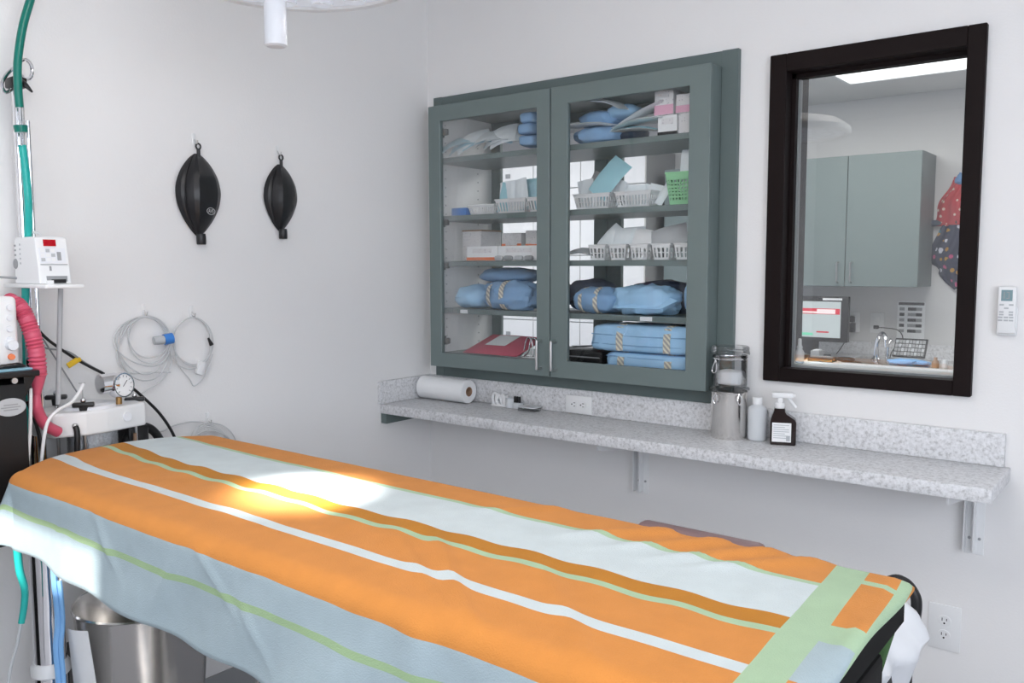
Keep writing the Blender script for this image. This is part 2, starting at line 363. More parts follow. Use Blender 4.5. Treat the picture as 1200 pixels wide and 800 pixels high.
# shelf pin holes on the left inner side
hb = MB()
for yy in (-.02, .18):
    for k in range(26): hb.cyl((cx0+.0195, yy, 1.13+k*.035), (cx0+.0212, yy, 1.13+k*.035), .003, n=8)
hb.build('pin_hole', M_GREY, cab)['kind'] = 'stuff'
def frame_door(x0, x1, z0, z1, ox0, ox1, oz0, oz1, y0, y1, name, pull):
    mb = MB(); v = []
    for y in (y0, y1):
        v += [(x0, y, z0), (x1, y, z0), (x1, y, z1), (x0, y, z1), (ox0, y, oz0), (ox1, y, oz0), (ox1, y, oz1), (ox0, y, oz1)]
    f = []
    for k in range(4):
        n = (k+1) % 4
        f += [(k, n, 4+n, 4+k), (8+n, 8+k, 12+k, 12+n), (k, 8+k, 8+n, n), (4+n, 12+n, 12+k, 4+k)]
    mb.add(v, f); d = mb.build(name, M_SAGE, cab)
    md = d.modifiers.new('edge', 'BEVEL'); md.width = .0018; md.segments = 1
    MB().box(ox0-.006, ox1+.006, (y0+y1)/2-.002, (y0+y1)/2+.002, oz0-.006, oz1+.006).build('glass_pane', M_GLASS, d)
    if pull:
        h = MB(); h.tube([(pull, y0+.001, 1.078), (pull, y0-.024, 1.078), (pull, y0-.028, 1.084), (pull, y0-.028, 1.172), (pull, y0-.024, 1.178), (pull, y0+.001, 1.178)], .0052, 10, sub=3)
        h.build('door_pull', M_SAT, d)
    return d
dl = frame_door(.093, .6785, cz0, cz1, .155, .6215, 1.105, 2.008, DY, -.078, 'door', .643)
dr = frame_door(.6835, 1.287, cz0, cz1, .755, 1.2155, 1.110, 2.008, DY, -.078, 'door', .706)
for z in (1.97, 1.62, 1.45, 1.15):
    h = MB(); h.box(.114, .135, -.076, -.045, z-.018, z+.018, .003); h.box(.14, .165, -.07, -.055, z-.012, z+.012, .003); h.build('hinge', M_BLK, dl)
frame_door(.097, .688, 1.05, 2.067, .160, .630, 1.10, 2.01, BY, BY+.02, 'rear_door', None)
frame_door(.692, 1.283, 1.05, 2.067, .755, 1.22, 1.10, 2.01, BY, BY+.02, 'rear_door', None)
part((.225, .262, -.064, -.0615, 1.263, 1.277), 'shelf_label', M_PAPER); part((1.03, 1.075, -.064, -.0615, 1.263, 1.277), 'shelf_label', M_PAPER)
# ================================================================ WORKTOP
CT = .909
wt = thing('worktop', 'speckled grey laminate worktop shelf running along the back wall', 'worktop', (1.05, -.15, CT-.038))
MB().box(.0005, 2.127, -.2896, -.0005, CT-.038, CT, .004).build('top', M_LAM, wt)
t = thing('backsplash', 'low speckled laminate upstand against the walls behind the worktop', 'backsplash', (1.05, -.01, CT))
MB().box(.018, 2.113, -.018, -.0005, CT+.0003, .999, .002).build('back_strip', M_LAM, t)
MB().box(.0005, .0178, -.302, -.0005, CT+.0003, .999, .002).build('side_strip', M_LAM, t)
c = MB(); c.box(.0005, .03, -.285, -.01, CT-.042-.035, CT-.038); c; c.build('wall_cleat', M_SAGED, wt)
for bx in (1.012, 2.048):
    br = MB(); br.box(bx-.024, bx+.024, -.004, -.0005, .655, CT-.038, .001, seg=1); br.box(bx-.024, bx-.0205, -.03, -.001, .665, CT-.038)
    br.box(bx+.0, bx+.004, -.03, -.001, .665, CT-.038)
    br.prism([(-.02, CT-.038), (-.268, CT-.038), (-.262, CT-.060), (-.235, CT-.066), (-.02, CT-.10)], bx-.024, bx-.019, M=Matrix(((0, 0, 1, 0), (1, 0, 0, 0), (0, 1, 0, 0), (0, 0, 0, 1))))
    o = br.build('bracket', M_WHITE, wt)
    sc = MB(); sc.cyl((bx+.013, -.004, .70), (bx+.013, -.0065, .70), .004, n=10); sc.cyl((bx-.012, -.004, .70), (bx-.012, -.0065, .70), .004, n=10); sc.build('screw', M_GREY, o)
# ================================================================ outlets, remote
def outlet(lab, c, wdt, hgt, rot, yface):
    t = thing('outlet', lab, 'outlet', (c[0], yface, c[1]-hgt/2))
    MB().box(c[0]-wdt/2, c[0]+wdt/2, yface-.006, yface-.0003, c[1]-hgt/2, c[1]+hgt/2, .002).build('cover_plate', M_WHITE, t)
    for s in (-1, 1):
        oc = (c[0]+(s*.019 if rot else 0), c[1]+(0 if rot else s*.021))
        T = Matrix.Translation((oc[0], yface-.006, oc[1])) @ (Matrix.Rotation(PI/2, 4, 'Y') if rot else Matrix.Identity(4)) @ Matrix.Rotation(PI/2, 4, 'X')
        k = MB(); k.lathe([(.0165, 0), (.0165, .002), (.015, .0025)], n=24, M=T, sy=.92); sck = k.build('socket', M_WHITE, t)
        sl_ = MB(); sl_.box(-.0068, -.0048, -.001, .0075, .0024, .0031, M=T); sl_.box(.0048, .0068, .0, .0068, .0024, .0031, M=T); sl_.lathe([(.0026, .0024), (.0026, .0031)], (0, -.0075, 0), 10, M=T)
        sl_.build('slot', M_BLK, sck)
outlet('white wall outlet low on the wall under the worktop end', (1.984, .429), .083, .130, False, 0)
outlet('white sideways outlet set in the speckled backsplash', (.757, .9455), .114, .064, True, -.018)
t = thing('remote_control', 'white remote control in a wall holder right of the window', 'remote', (2.102, -.01, 1.267))
MB().box(2.078, 2.126, -.012, -.0003, 1.262, 1.335, .003).build('wall_holder', M_WHITE, t)
rb = MB().box(2.0805, 2.1235, -.028, -.0125, 1.268, 1.392, .005).build('remote_body', M_WHITE, t)
sc_ = MB().box(2.089, 2.115, -.0288, -.0278, 1.354, 1.383).build('screen', M_LCD, rb)
MB().box(2.095, 2.097, -.0292, -.0287, 1.36, 1.378).box(2.101, 2.108, -.0292, -.0287, 1.360, 1.362).box(2.101, 2.108, -.0292, -.0287, 1.376, 1.378).box(2.106, 2.108, -.0292, -.0287, 1.36, 1.378).build('screen_digit', M_GREY, sc_)
for r_, cols in ((1.344, (2.091, 2.113)), (1.335, (2.102,)), (1.325, (2.091, 2.113)), (1.318, (2.091, 2.113)), (1.311, (2.089, 2.102, 2.114)), (1.303, (2.089, 2.102, 2.114))):
    for cx_ in cols: MB().box(cx_-.005, cx_+.005, -.0295, -.0278, r_-.002, r_+.002).build('button', M_LGREY2, rb)
# ================================================================ on the worktop
t = thing('paper_towel_roll', 'white paper towel roll lying on the worktop near the corner', 'paper towel', (.15, -.071, CT))
Tm = Matrix.Translation((.028, -.071, CT+.0465)) @ Matrix.Rotation(PI/2, 4, 'Y')
MB().lathe([(.019, 0), (.044, 0), (.046, .002), (.046, .244), (.044, .246), (.019, .246), (.019, 0)], M=Tm, n=40, cap=False).build('paper', M_PAPER, t)
MB().lathe([(.0175, .002), (.019, .002), (.019, .2465), (.0175, .2465), (.0175, .002)], M=Tm, n=32, cap=False).build('cardboard_core', M_CARD, t)
# small items on the worktop
t = thing('dispenser_clip', 'white plastic roll holder standing against the backsplash', 'clip', (.405, -.04, CT))
q = MB()
for k, (xx, rr) in enumerate(((.385, .020), (.400, .016), (.425, .017))): q.tube([(xx+rr*math.cos(a)*.6, -.045, CT+.027+rr*math.sin(a)) for a in [j*PI/8*1.0 for j in range(0, 14)]], .006, 8, sub=2)
q.box(.375, .45, -.06, -.025, CT, CT+.009, .003); q.box(.425, .443, -.055, -.035, CT+.005, CT+.045, .004); q.build('clip_body', M_WHITE, t)
t = thing('plastic_pot', 'clear plastic pot of black clips beside the outlet', 'pot', (.475, -.05, CT))
MB().lathe([(.018, 0), (.02, .002), (.02, .036), (.018, .036), (.017, .004), (0.001, .003)], (.465, -.05, CT), 20, cap=False).build('pot_wall', M_POLY, t)
for k in range(3): MB().box(.483+k*.011, .490+k*.011, -.055, -.045, CT+.022, CT+.046, .002).build('black_clip', M_BLK, t)
MB().box(.483, .518, -.062, -.038, CT+.0, CT+.022, .003).build('tray', M_POLY, t)
t = thing('plastic_box', 'small clear lidded box lying flat beside the black clips', 'box', (.56, -.055, CT))
MB().box(.527, .600, -.085, -.035, CT, CT+.012, .002).build('box_base', M_PLAST, t); MB().box(.525, .602, -.087, -.033, CT+.012, CT+.017, .002).build('lid', M_POLY, t)
MB().box(.545, .585, -.07, -.05, CT+.017, CT+.022, .002).build('blade_pack', M_SAT, t)
# canisters
KX, KY = 1.36, -.079
t = thing('steel_canister', 'brushed steel canister with clear lid standing on the worktop', 'canister', (KX, KY, CT))
MB().lathe([(.052, 0), (.0545, .003), (.0545, .010), (.0555, .012), (.0555, .140), (.0575, .143), (.0575, .147), (.054, .150)], (KX, KY, CT), 48).build('canister_body', M_STEEL, t)
MB().lathe([(.0585, .150), (.0615, .153), (.0615, .158), (.056, .161), (.050, .1625), (.001, .1625)], (KX, KY, CT), 48, cap=False).build('lid', M_PLAST, t)
for a in (-1.9, -.62):
    dx, dy = math.cos(a), math.sin(a); r = .0575
    MB().tube([(KX+dx*r, KY+dy*r, CT+.145), (KX+dx*(r+.005)-dy*.008, KY+dy*(r+.005)+dx*.008, CT+.125), (KX+dx*(r+.004), KY+dy*(r+.004), CT+.112), (KX+dx*(r+.005)+dy*.008, KY+dy*(r+.005)-dx*.008, CT+.125), (KX+dx*r, KY+dy*r, CT+.145)], .0018, 6).build('wire_clasp', M_CHR, t)
Z2 = CT+.163
t = thing('clear_canister', 'clear clip-top jar of white gauze stacked on the steel canister', 'jar', (KX, KY, Z2))
MB().lathe([(.050, 0.0), (.0535, .003), (.0535, .098), (.0525, .098), (.0525, .004), (.001, .003)], (KX, KY, Z2), 48, cap=False).build('jar_wall', M_PLAST, t)
MB().lathe([(.054, .086), (.0558, .088), (.0558, .091), (.054, .092)], (KX, KY, Z2), 48, cap=False).build('wire_band', M_CHR, t)
MB().lathe([(.0575, .099), (.0605, .101), (.0605, .108), (.0575, .111), (.0585, .114), (.0585, .122), (.055, .126), (.001, .127)], (KX, KY, Z2), 48, cap=False).build('lid', M_PLAST, t)
MB().tube([(KX-.03, KY-.046, Z2+.09), (KX-.018, KY-.058, Z2+.07), (KX-.02, KY-.058, Z2+.05), (KX-.03, KY-.054, Z2+.045), (KX-.036, KY-.05, Z2+.055), (KX-.022, KY-.056, Z2+.09)], .0018, 6).build('wire_clasp', M_CHR, t)
MB().blob((KX+.004, KY, Z2+.028), (.078, .07, .046), 5, .05, 9, 3).build('gauze', M_PAPER, t)
# bottle, spray bottle
JX, JY = 1.447, -.065
t = thing('plastic_bottle', 'plain white plastic bottle between steel canister and brown spray bottle', 'bottle', (JX, JY, CT))
MB().lathe([(.024, 0), (.0285, .003), (.0290, .010), (.0290, .095), (.026, .103), (.016, .109), (.0145, .112)], (JX, JY, CT), 32, sy=.9).build('bottle_body', M_POLY, t)
MB().lathe([(.0155, .112), (.0155, .132), (.014, .134), (.001, .134)], (JX, JY, CT), 24).build('cap', M_WHITE, t)
SX, SY = 1.532, -.075
t = thing('spray_bottle', 'dark brown spray bottle with white trigger head on the worktop', 'spray bottle', (SX, SY, CT))
Ms = TR((SX, SY, CT), .35)
pr = [(-.036, .004), (-.033, 0), (.035, 0), (.038, .004), (.038, .070), (.034, .078), (.010, .094), (.005, .102), (.005, .110), (-.026, .110), (-.026, .104), (-.034, .080), (-.036, .07)]
sb = MB(); n_ = len(pr); v = []
for yy, k in ((-.019, .90), (-.022, 1), (.022, 1), (.019, .90)):
    v += [((x_-.0)*(.97 if k < 1 else 1), yy, z_*(1)) for x_, z_ in pr]
f = [list(range(n_)), list(range(3*n_, 4*n_))[::-1]]
for j in range(3):
    for i in range(n_): f.append((j*n_+i, (j+1)*n_+i, (j+1)*n_+(i+1) % n_, j*n_+(i+1) % n_))
sb.add(v, f, 0, True, Ms); sb.build('bottle_body', M_AMBER, t)
lb_ = MB().box(-.031, .024, -.0235, -.0221, .010, .068, M=Ms).build('paper_label', M_PAPER, t)
pb_ = MB()
for k in range(7): pb_.box(-.027, .018-(.012 if k % 3 == 1 else 0), -.0239, -.0236, .060-k*.0065, .0622-k*.0065, M=Ms)
pb_.box(.010, .021, -.0239, -.0236, .013, .030, M=Ms); pb_.build('label_print', M_LGREY2, lb_)
MB().lathe([(.0145, .110), (.0145, .122), (.012, .126)], (-.0105, 0, 0), 20, M=Ms).build('collar', M_WHITE, t)
h = MB(); h.box(-.034, .028, -.010, .010, .140, .158, .005, M=Ms); h.box(-.018, -.002, -.008, .008, .124, .142, .003, M=Ms); h.box(.024, .034, -.006, .006, .143, .155, .003, M=Ms); h.build('spray_head', M_WHITE, t)
MB().tube([(.014, 0, .142), (.020, 0, .133), (.028, 0, .122), (.036, 0, .112)], .0052, 8, M=Ms).build('trigger', M_WHITE, t)
# ================================================================ OPERATING TABLE
TZ = .98
XL, XR, YF, YN, RR = .35, 2.150, -1.262, -1.757, .034      # edges of the flat part
def XLf(y): return .252+.125*min(abs(min(max(y, YN), YF)+1.50)/.26, 1)**2.4
tb = thing('operating_table', 'padded operating table hidden beneath the orange striped towel', 'table', (1.2, -1.5, 0))
pd = MB(); pdp = [(XLf(YN+(YF-YN)*k/16)+.012, YN+.004+(YF-YN-.008)*k/16) for k in range(17)][::-1]; pd.prism([(2.162, YF-.004)]+pdp+[(2.162, YN+.004)], TZ-.060, TZ-.007); pd.build('pad', mat('black_vinyl', (.006, .006, .006), .7, ior=1.2), tb)
MB().box(.43, 2.09, -1.74, -1.28, TZ-.09, TZ-.063, .004).build('table_top', M_STEEL, tb)
MB().box(1.70, 1.935, -1.262, -1.222, TZ-.035, TZ+.004, .012, seg=3).build('side_pad', M_MAUVE, tb)
MB().lathe([(.15, 0), (.15, .03), (.06, .05), (.05, .06), (.05, .5), (.042, .505), (.042, TZ-.09)], (.95, -1.5, 0), 32).build('lift_column', M_STEEL, tb)
MB().box(.55, 1.75, -1.62, -1.38, .03, .08, .02).box(.62, .7, -1.75, -1.25, 0, .04, .012).box(1.6, 1.68, -1.75, -1.25, 0, .04, .012).build('base', M_STEEL, tb)
MB().box(2.02, 2.045, -1.52, -1.49, .62, TZ-.09, .004).build('tilt_strut', M_NAVY, tb)
MB().box(1.75, 2.15, -1.74, -1.32, TZ-.20, TZ-.0905, .01).build('end_housing', MATS['black_vinyl'], tb)
# chrome column under the near left end
ch = thing('chrome_column', 'shiny chrome post under the left end of the draped table', 'post', (.215, -1.655, 0))
MB().lathe([(.038, .44), (.038, TZ-.10)], (.215, -1.655, 0), 32).build('upper_tube', M_CHR, ch)
MB().lathe([(.042, .405), (.047, .41), (.047, .43), (.040, .442)], (.215, -1.655, 0), 32).build('white_collar', M_WHITE, ch)
MB().lathe([(.041, .03), (.041, .405)], (.215, -1.655, 0), 32).build('lower_tube', M_CHR, ch)
MB().lathe([(.10, 0), (.10, .02), (.05, .032)], (.215, -1.655, 0), 32).build('floor_flange', M_STEEL, ch)
# ---------------------------------------------------------------- towel
def drape(o):
    if o <= 0: return 0, 0
    q = RR*PI/2
    if o < q: return RR*math.sin(o/RR), RR*(1-math.cos(o/RR))
    return RR, RR+o-q
def lerp(a, b, t): return a+(b-a)*t
def sstep(a, b, x): t = min(max((x-a)/(b-a), 0), 1); return t*t*(3-2*t)
def ripple(x, y):
    z = 0
    # buckle lines that cross the front half of the table and ripples near the far right
    d = (x-1.66)+(y+1.70)*1.2; z += .008*math.exp(-(d/.022)**2)*sstep(-1.45, -1.60, y)
    d = (x-1.60)+(y+1.70)*1.5; z += .004*math.exp(-(d/.02)**2)*sstep(-1.5, -1.62, y)
    d = (x-1.86)+(y+1.70)*1.0; z += .005*math.exp(-(d/.025)**2)*sstep(-1.48, -1.60, y)
    for cx_, k in ((1.50, .5), (1.74, .9), (1.84, 1.0), (1.93, 1.1), (2.00, .9)):
        d = (x-cx_)-(y+1.28)*.9; z += .008*k*math.exp(-(d/.022)**2)*sstep(-1.46, -1.33, y)
    z += .0018*math.sin(x*46+y*20)*sstep(-1.40, -1.50, y)*sstep(-1.66, -1.58, y) + .0014*noise.noise(Vector((x*7, y*7, 0)))
    return z
S0, S1 = XL-.22, XR+.026; T0, T1 = YF+.20, YN-.26
NU, NV = 190, 96
def ffront(x): return .195+.035*sstep(.45, 1.4, x)
tv = []; tuv = []
for i in range(NU+1):
    for j in range(NV+1):
        kk = j/NV; s_ = lerp(.36, S1, i/NU)
        # spread across so that the front overhang length follows the hem
        t_front = YN-ffront(max(s_, .3)); t_ = lerp(T0, t_front, kk)
        XL = XLf(t_); s_ = lerp(XL-.20, S1, i/NU)
        ox = max(XL-s_, 0) or max(s_-XR, 0); sx = -1 if s_ < XL else 1
        oy = max(YN-t_, 0) or max(t_-YF, 0); sy = -1 if t_ < YN else 1
        bx = min(max(s_, XL), XR); by = min(max(t_, YN), YF)
        if s_ > XR: ox = ox
        r = (ox**3+oy**3)**(1/3) if (ox and oy) else max(ox, oy)
        out, dn = drape(r)
        if r > 0:
            h_ = math.hypot(ox, oy); dx, dy = ox/h_*sx, oy/h_*sy
            c2 = abs(2*ox*oy/(h_*h_))
            fl = 0
            if ox and oy: fl = c2**1.5*max(r-.05, 0)*.38
            x = bx+dx*out+dx*fl; y = by+dy*out+dy*fl; z = TZ-dn*(1-.12*c2)
            if oy and not ox and sy < 0:
                fo = sstep(.04, .2, oy); y -= fo*(.010*math.sin(s_*9+1)+.006*math.sin(s_*23+oy*30)+.004*noise.noise(Vector((s_*8, oy*12, 3)))) + .004*fo
                y -= .006*math.exp(-((s_-1.66)/.03)**2)*sstep(0, .05, oy)
                for wx, wo, sl_, am in ((.82, .10, .9, .006), (1.02, .13, -.7, .005), (1.18, .08, 1.2, .006), (1.30, .15, .8, .005), (.60, .12, -.9, .004)):
                    dd = (s_-wx)-sl_*(oy-wo); y -= am*math.exp(-(dd/.012)**2)*math.exp(-((oy-wo)/.05)**2)
                z += .003*fo*math.sin(s_*11)
            if sy > 0 and s_ > 1.9: x -= .22*max(oy-.02, 0)*sstep(1.95, 2.16, s_); y += .02*sstep(.03, .15, oy)*sstep(2.0, 2.16, s_)
            if ox and not oy and sx < 0: x -= .008*math.sin(t_*30)*sstep(.04, .2, ox)
        else: x, y, z = bx, by, TZ
        if r < .05: z += ripple(x, y)*(1-r/.05)
        if s_ > XR: z -= .004*math.sin(t_*18)
        tv.append(Vector((x, y, z)))
        # printed pattern coordinate: stripes run slightly askew of the table edge
        sk = .016*sstep(.25, 2.1, s_)+.03*(1-sstep(.2, .62, s_))*sstep(YF, -1.42, t_)*-1*sstep(-1.70, -1.60, t_)
        wob = .0045*noise.noise(Vector((s_*5, t_*3, 7)))+.0025*noise.noise(Vector((s_*14, t_*6, 2)))
        tuv.append((s_, (t_+sk*(1-sstep(YN+.02, YN-.1, t_)*.6)+wob)))
tw = MB(); W = NV+1
tw.add(tv, [(i*W+j, i*W+j+1, (i+1)*W+j+1, (i+1)*W+j) for i in range(NU) for j in range(NV)], 0, True); tw.uv = tuv
def towel_mat():
    m = mat('striped_towel', (.8, .4, .1), .9, bump=.35, bscale=420, sheen=.05); nt = m.node_tree; b = nt.nodes['Principled BSDF']
    uv = nt.nodes.new('ShaderNodeUVMap'); uv.uv_map = 'UVMap'; sp = nt.nodes.new('ShaderNodeSeparateXYZ'); nt.links.new(uv.outputs[0], sp.inputs[0])
    OR = (.63, .245, .050); OD = (.49, .19, .008); GR = (.38, .53, .35); WH = (.58, .65, .67); PB = (.37, .46, .50); GL = (.33, .47, .26)
    a, c = -2.10, -1.0      # v range
    def pos(y): return (y-a)/(c-a)
    st = [(0, PB), (pos(-1.869), GL), (pos(-1.859), PB), (pos(-1.802), OR), (pos(-1.673), WH), (pos(-1.648), OR), (pos(-1.548), GR), (pos(-1.531), OD), (pos(-1.486), WH), (pos(-1.347), GR), (pos(-1.334), OR), (pos(-1.15), PB)]
    mr = nt.nodes.new('ShaderNodeMapRange'); mr.inputs['From Min'].default_value = a; mr.inputs['From Max'].default_value = c
    nt.links.new(sp.outputs['Y'], mr.inputs['Value']); r = ramp_node(nt, st); nt.links.new(mr.outputs[0], r.inputs[0])
    # cross band at the right end: green band, then a row of patches, then the hem
    st2 = [(0, GR), (pos(-1.93), PB), (pos(-1.85), GR), (pos(-1.80), OR), (pos(-1.705), GR), (pos(-1.675), OR), (pos(-1.655), PB), (pos(-1.53), GR), (pos(-1.475), OR), (pos(-1.30), GR), (pos(-1.28), OR)]
    r2 = ramp_node(nt, st2); nt.links.new(mr.outputs[0], r2.inputs[0])
    def gt(v):
        k = nt.nodes.new('ShaderNodeMath'); k.operation = 'GREATER_THAN'; k.inputs[1].default_value = v
        ad = nt.nodes.new('ShaderNodeMath'); ad.operation = 'MULTIPLY_ADD'; ad.inputs[1].default_value = .06; ad.inputs[2].default_value = .09
        nt.links.new(sp.outputs['Y'], ad.inputs[0]); a2 = nt.nodes.new('ShaderNodeMath'); a2.operation = 'ADD'
        nt.links.new(sp.outputs['X'], a2.inputs[0]); nt.links.new(ad.outputs[0], a2.inputs[1]); nt.links.new(a2.outputs[0], k.inputs[0]); return k
    def mix(fac, A, B):
        x = nt.nodes.new('ShaderNodeMix'); x.data_type = 'RGBA'; nt.links.new(fac, x.inputs[0])
        for q, s in ((6, A), (7, B)):
            if isinstance(s, tuple): x.inputs[q].default_value = (*s, 1)
            else: nt.links.new(s, x.inputs[q])
        return x.outputs[2]
    c1 = mix(gt(2.074).outputs[0], r.outputs[0], GR); c2 = mix(gt(2.124).outputs[0], c1, r2.outputs[0]); c3 = mix(gt(2.170).outputs[0], c2, GR); c4 = mix(gt(2.188).outputs[0], c3, OR)
    # the reverse side of the weave is darker green / brown
    n = nt.nodes.new('ShaderNodeTexNoise'); n.inputs['Scale'].default_value = 22; n.inputs['Detail'].default_value = 6; tc = nt.nodes['Texture Coordinate']
    nt.links.new(tc.outputs['Object'], n.inputs['Vector'])
    mr2 = nt.nodes.new('ShaderNodeMapRange'); mr2.inputs['To Min'].default_value = .9; mr2.inputs['To Max'].default_value = 1.1; nt.links.new(n.outputs['Fac'], mr2.inputs['Value'])
    mx = nt.nodes.new('ShaderNodeMix'); mx.data_type = 'RGBA'; mx.blend_type = 'MULTIPLY'; mx.inputs[0].default_value = 1; nt.links.new(c4, mx.inputs[6]); nt.links.new(mr2.outputs[0], mx.inputs[7])
    nt.links.new(mx.outputs[2], b.inputs['Base Color']); return m
tow = tw.build('beach_towel', towel_mat()); tag(tow, 'orange, white and pale blue striped towel draped over the operating table', 'towel')
tow.data.materials.append(mat('towel_reverse', (.05, .11, .04), .95, bump=.3, bscale=300, var=.5, vscale=25))
sm = tow.modifiers.new('thick', 'SOLIDIFY'); sm.thickness = .004; sm.offset = -1; sm.material_offset = 1
# ---------------------------------------------------------------- bucket under the table
BX, BY_ = .19, -1.40
BX, BY_ = .315, -1.455
t = thing('steel_bucket', 'tapered stainless steel bucket under the left end of the table', 'bucket', (BX, BY_, .05))
MB().lathe([(.001, .05), (.125, .05), (.128, .06), (.170, .560), (.174, .566), (.171, .570), (.168, .566), (.125, .065), (.001, .062)], (BX, BY_, 0), 56, cap=False).build('bucket_wall', M_STEEL, t)
ring = MB(); ring.tube([(BX+.135*math.cos(k*PI/16), BY_+.135*math.sin(k*PI/16), .04) for k in range(32)], .009, 8, closed=True, sub=1); ring.build('wheel_ring', M_CHR, t)
for k in range(4):
    a = PI/4+k*PI/2; MB().ball((BX+.135*math.cos(a), BY_+.135*math.sin(a), .018), .018).build('caster', M_BLK, t)
ty = lambda u, v, y: onY(u, v, y)
tc4 = [ty(79, 736, -1.645), ty(103, 739, -1.645), ty(118, 830, -1.615), ty(90, 830, -1.615)]
t = tag(MB().grid(lambda u, v: tc4[0].lerp(tc4[1], u).lerp(tc4[3].lerp(tc4[2], u), v)+Vector((0, -.006*math.sin(PI*u), 0)), 6, 8, thick=.0006).build('paper_tag', M_PAPER), 'long white paper tag hanging against the steel bucket', 'tag')
# blue strap beside the chrome column
bp = [onX(64, 682, .31), onX(66, 700, .32), onX(68, 730, .31), onX(66, 760, .31), onX(69, 800, .31), onX(69, 860, .31)]
st = MB(); st.tube([bp[0]+Vector((0, 0, .1))]+bp, .008, 8); st.tube([p+RT*.012+Vector((0, 0, .004)) for p in bp], .006, 8); tag(st.build('blue_strap', M_LBLUE), 'light blue strap hanging between the chrome post and steel bucket', 'strap')
t = thing('equipment_foot', 'black castor base with chrome fittings behind the blue strap', 'equipment base', (.05, -1.5, 0))
MB().box(.03, .30, -1.56, -1.50, .25, .40, .02).build('housing', M_BLK, t)
MB().tube([(.31, -1.56, .43), (.33, -1.55, .40), (.32, -1.53, .36), (.32, -1.52, .30)], .006, 8).build('fitting', M_CHR, t)
# ---------------------------------------------------------------- right end: bin with liner
t = thing('waste_bin', 'black waste bin with white plastic liner behind the table end', 'bin', (1.96, -.80, 0))
fx, fy = 1.925, -.86
MB().lathe([(.105, 0), (.145, .70), (.150, .715), (.145, .72), (.14, .70), (.10, .01), (.001, .01)], (fx-.0, fy, 0), 36, cap=False).build('bin_body', M_BLK, t)
hy = lambda u, v: onY(u, v, -.74)
rim = MB(); rim.tube([hy(1010, 700), hy(1044, 680), hy(1060, 682), hy(1070, 693), hy(1074, 708), hy(1070, 740), hy(1063, 775), hy(1062, 800), (hy(1062, 800).x, -.74, 0.0)], .011, 10); rim.build('frame_hoop', M_BLK, t)
def liner(u, v):
    a = 2*PI*u; zt = .80-.42*v+.02*math.sin(a)
    r = .128+.030*math.sin(v*PI*.6)+.012*math.sin(a*7+v*5)+.008*math.sin(a*13-v*9)+.022*math.exp(-((v-.20)/.06)**2)-.022*sstep(.26, .40, v)
    if v < .10: r *= .45+.55*math.sqrt(v/.10)
    return (fx+.015+r*math.cos(a), fy+r*math.sin(a), zt+.012*math.sin(a*3)*(1-v))
MB().grid(liner, 72, 30).build('bin_liner', M_BAGW, t)
# ================================================================ SURGICAL LAMP
far = onZ(376, 14.5, 2.06); fh = Vector((FW.x, FW.y, 0)).normalized(); LR = .27
LC = far - fh*LR; LC.z = 2.06
t = thing('surgical_lamp', 'round white surgical ceiling lamp with glassy lenses above the table', 'surgical lamp', LC)
MB().lathe([(LR-.022, .006), (LR-.02, 0), (LR-.006, -.002), (LR, .006), (LR-.004, .03), (LR-.06, .07), (.08, .10), (.001, .105)], LC, 72, cap=False).build('lamp_housing', M_WHITE, t)
MB().lathe([(.001, .008), (LR-.022, .006)], LC, 64, cap=False).build('lamp_glass', M_LENS, t)
for rr, nn in ((.075, 6), (.155, 11), (.215, 16)):
    for k in range(nn):
        a = 2*PI*k/nn+.2; c_ = LC+Vector((rr*math.cos(a), rr*math.sin(a), .004))
        MB().lathe([(.027, .001), (.024, -.004), (.012, -.002), (.001, .000)], c_, 20, cap=False).build('lens', M_LENS, t)
hx = onY(323.5, 55, LC.y-.03)
MB().lathe([(.018, 0), (.023, .003), (.023, .13), (.020, .16), (.018, LC.z-hx.z+.01)], hx, 28).build('sterile_handle', M_FROST, t)
MB().tube([LC+Vector((0, 0, .10)), LC+Vector((-.0, .05, .22)), LC+Vector((.0, .25, .30)), LC+Vector((0, .25, .45))], .025, 12).build('yoke_arm', M_WHITE, t)
MB().cyl(LC+Vector((0, .25, .42)), Vector((LC.x, LC.y+.25, CEIL-.001)), .03).lathe([(.09, -.05), (.09, 0)], (LC.x, LC.y+.25, CEIL-.001), 32).build('ceiling_mount', M_WHITE, t)
hot = Vector((1.03, -1.49, TZ))
ld = bpy.data.lights.new('lamp_beam', 'SPOT'); ld.energy = 640; ld.spot_size = .31; ld.spot_blend = 1; ld.shadow_soft_size = .06; ld.color = (1, .97, .93)
lo = bpy.data.objects.new('lamp_beam', ld); COL.objects.link(lo); lo.location = LC+Vector((0, 0, -.02)); lo.rotation_euler = (hot-lo.location).to_track_quat('-Z', 'Y').to_euler()
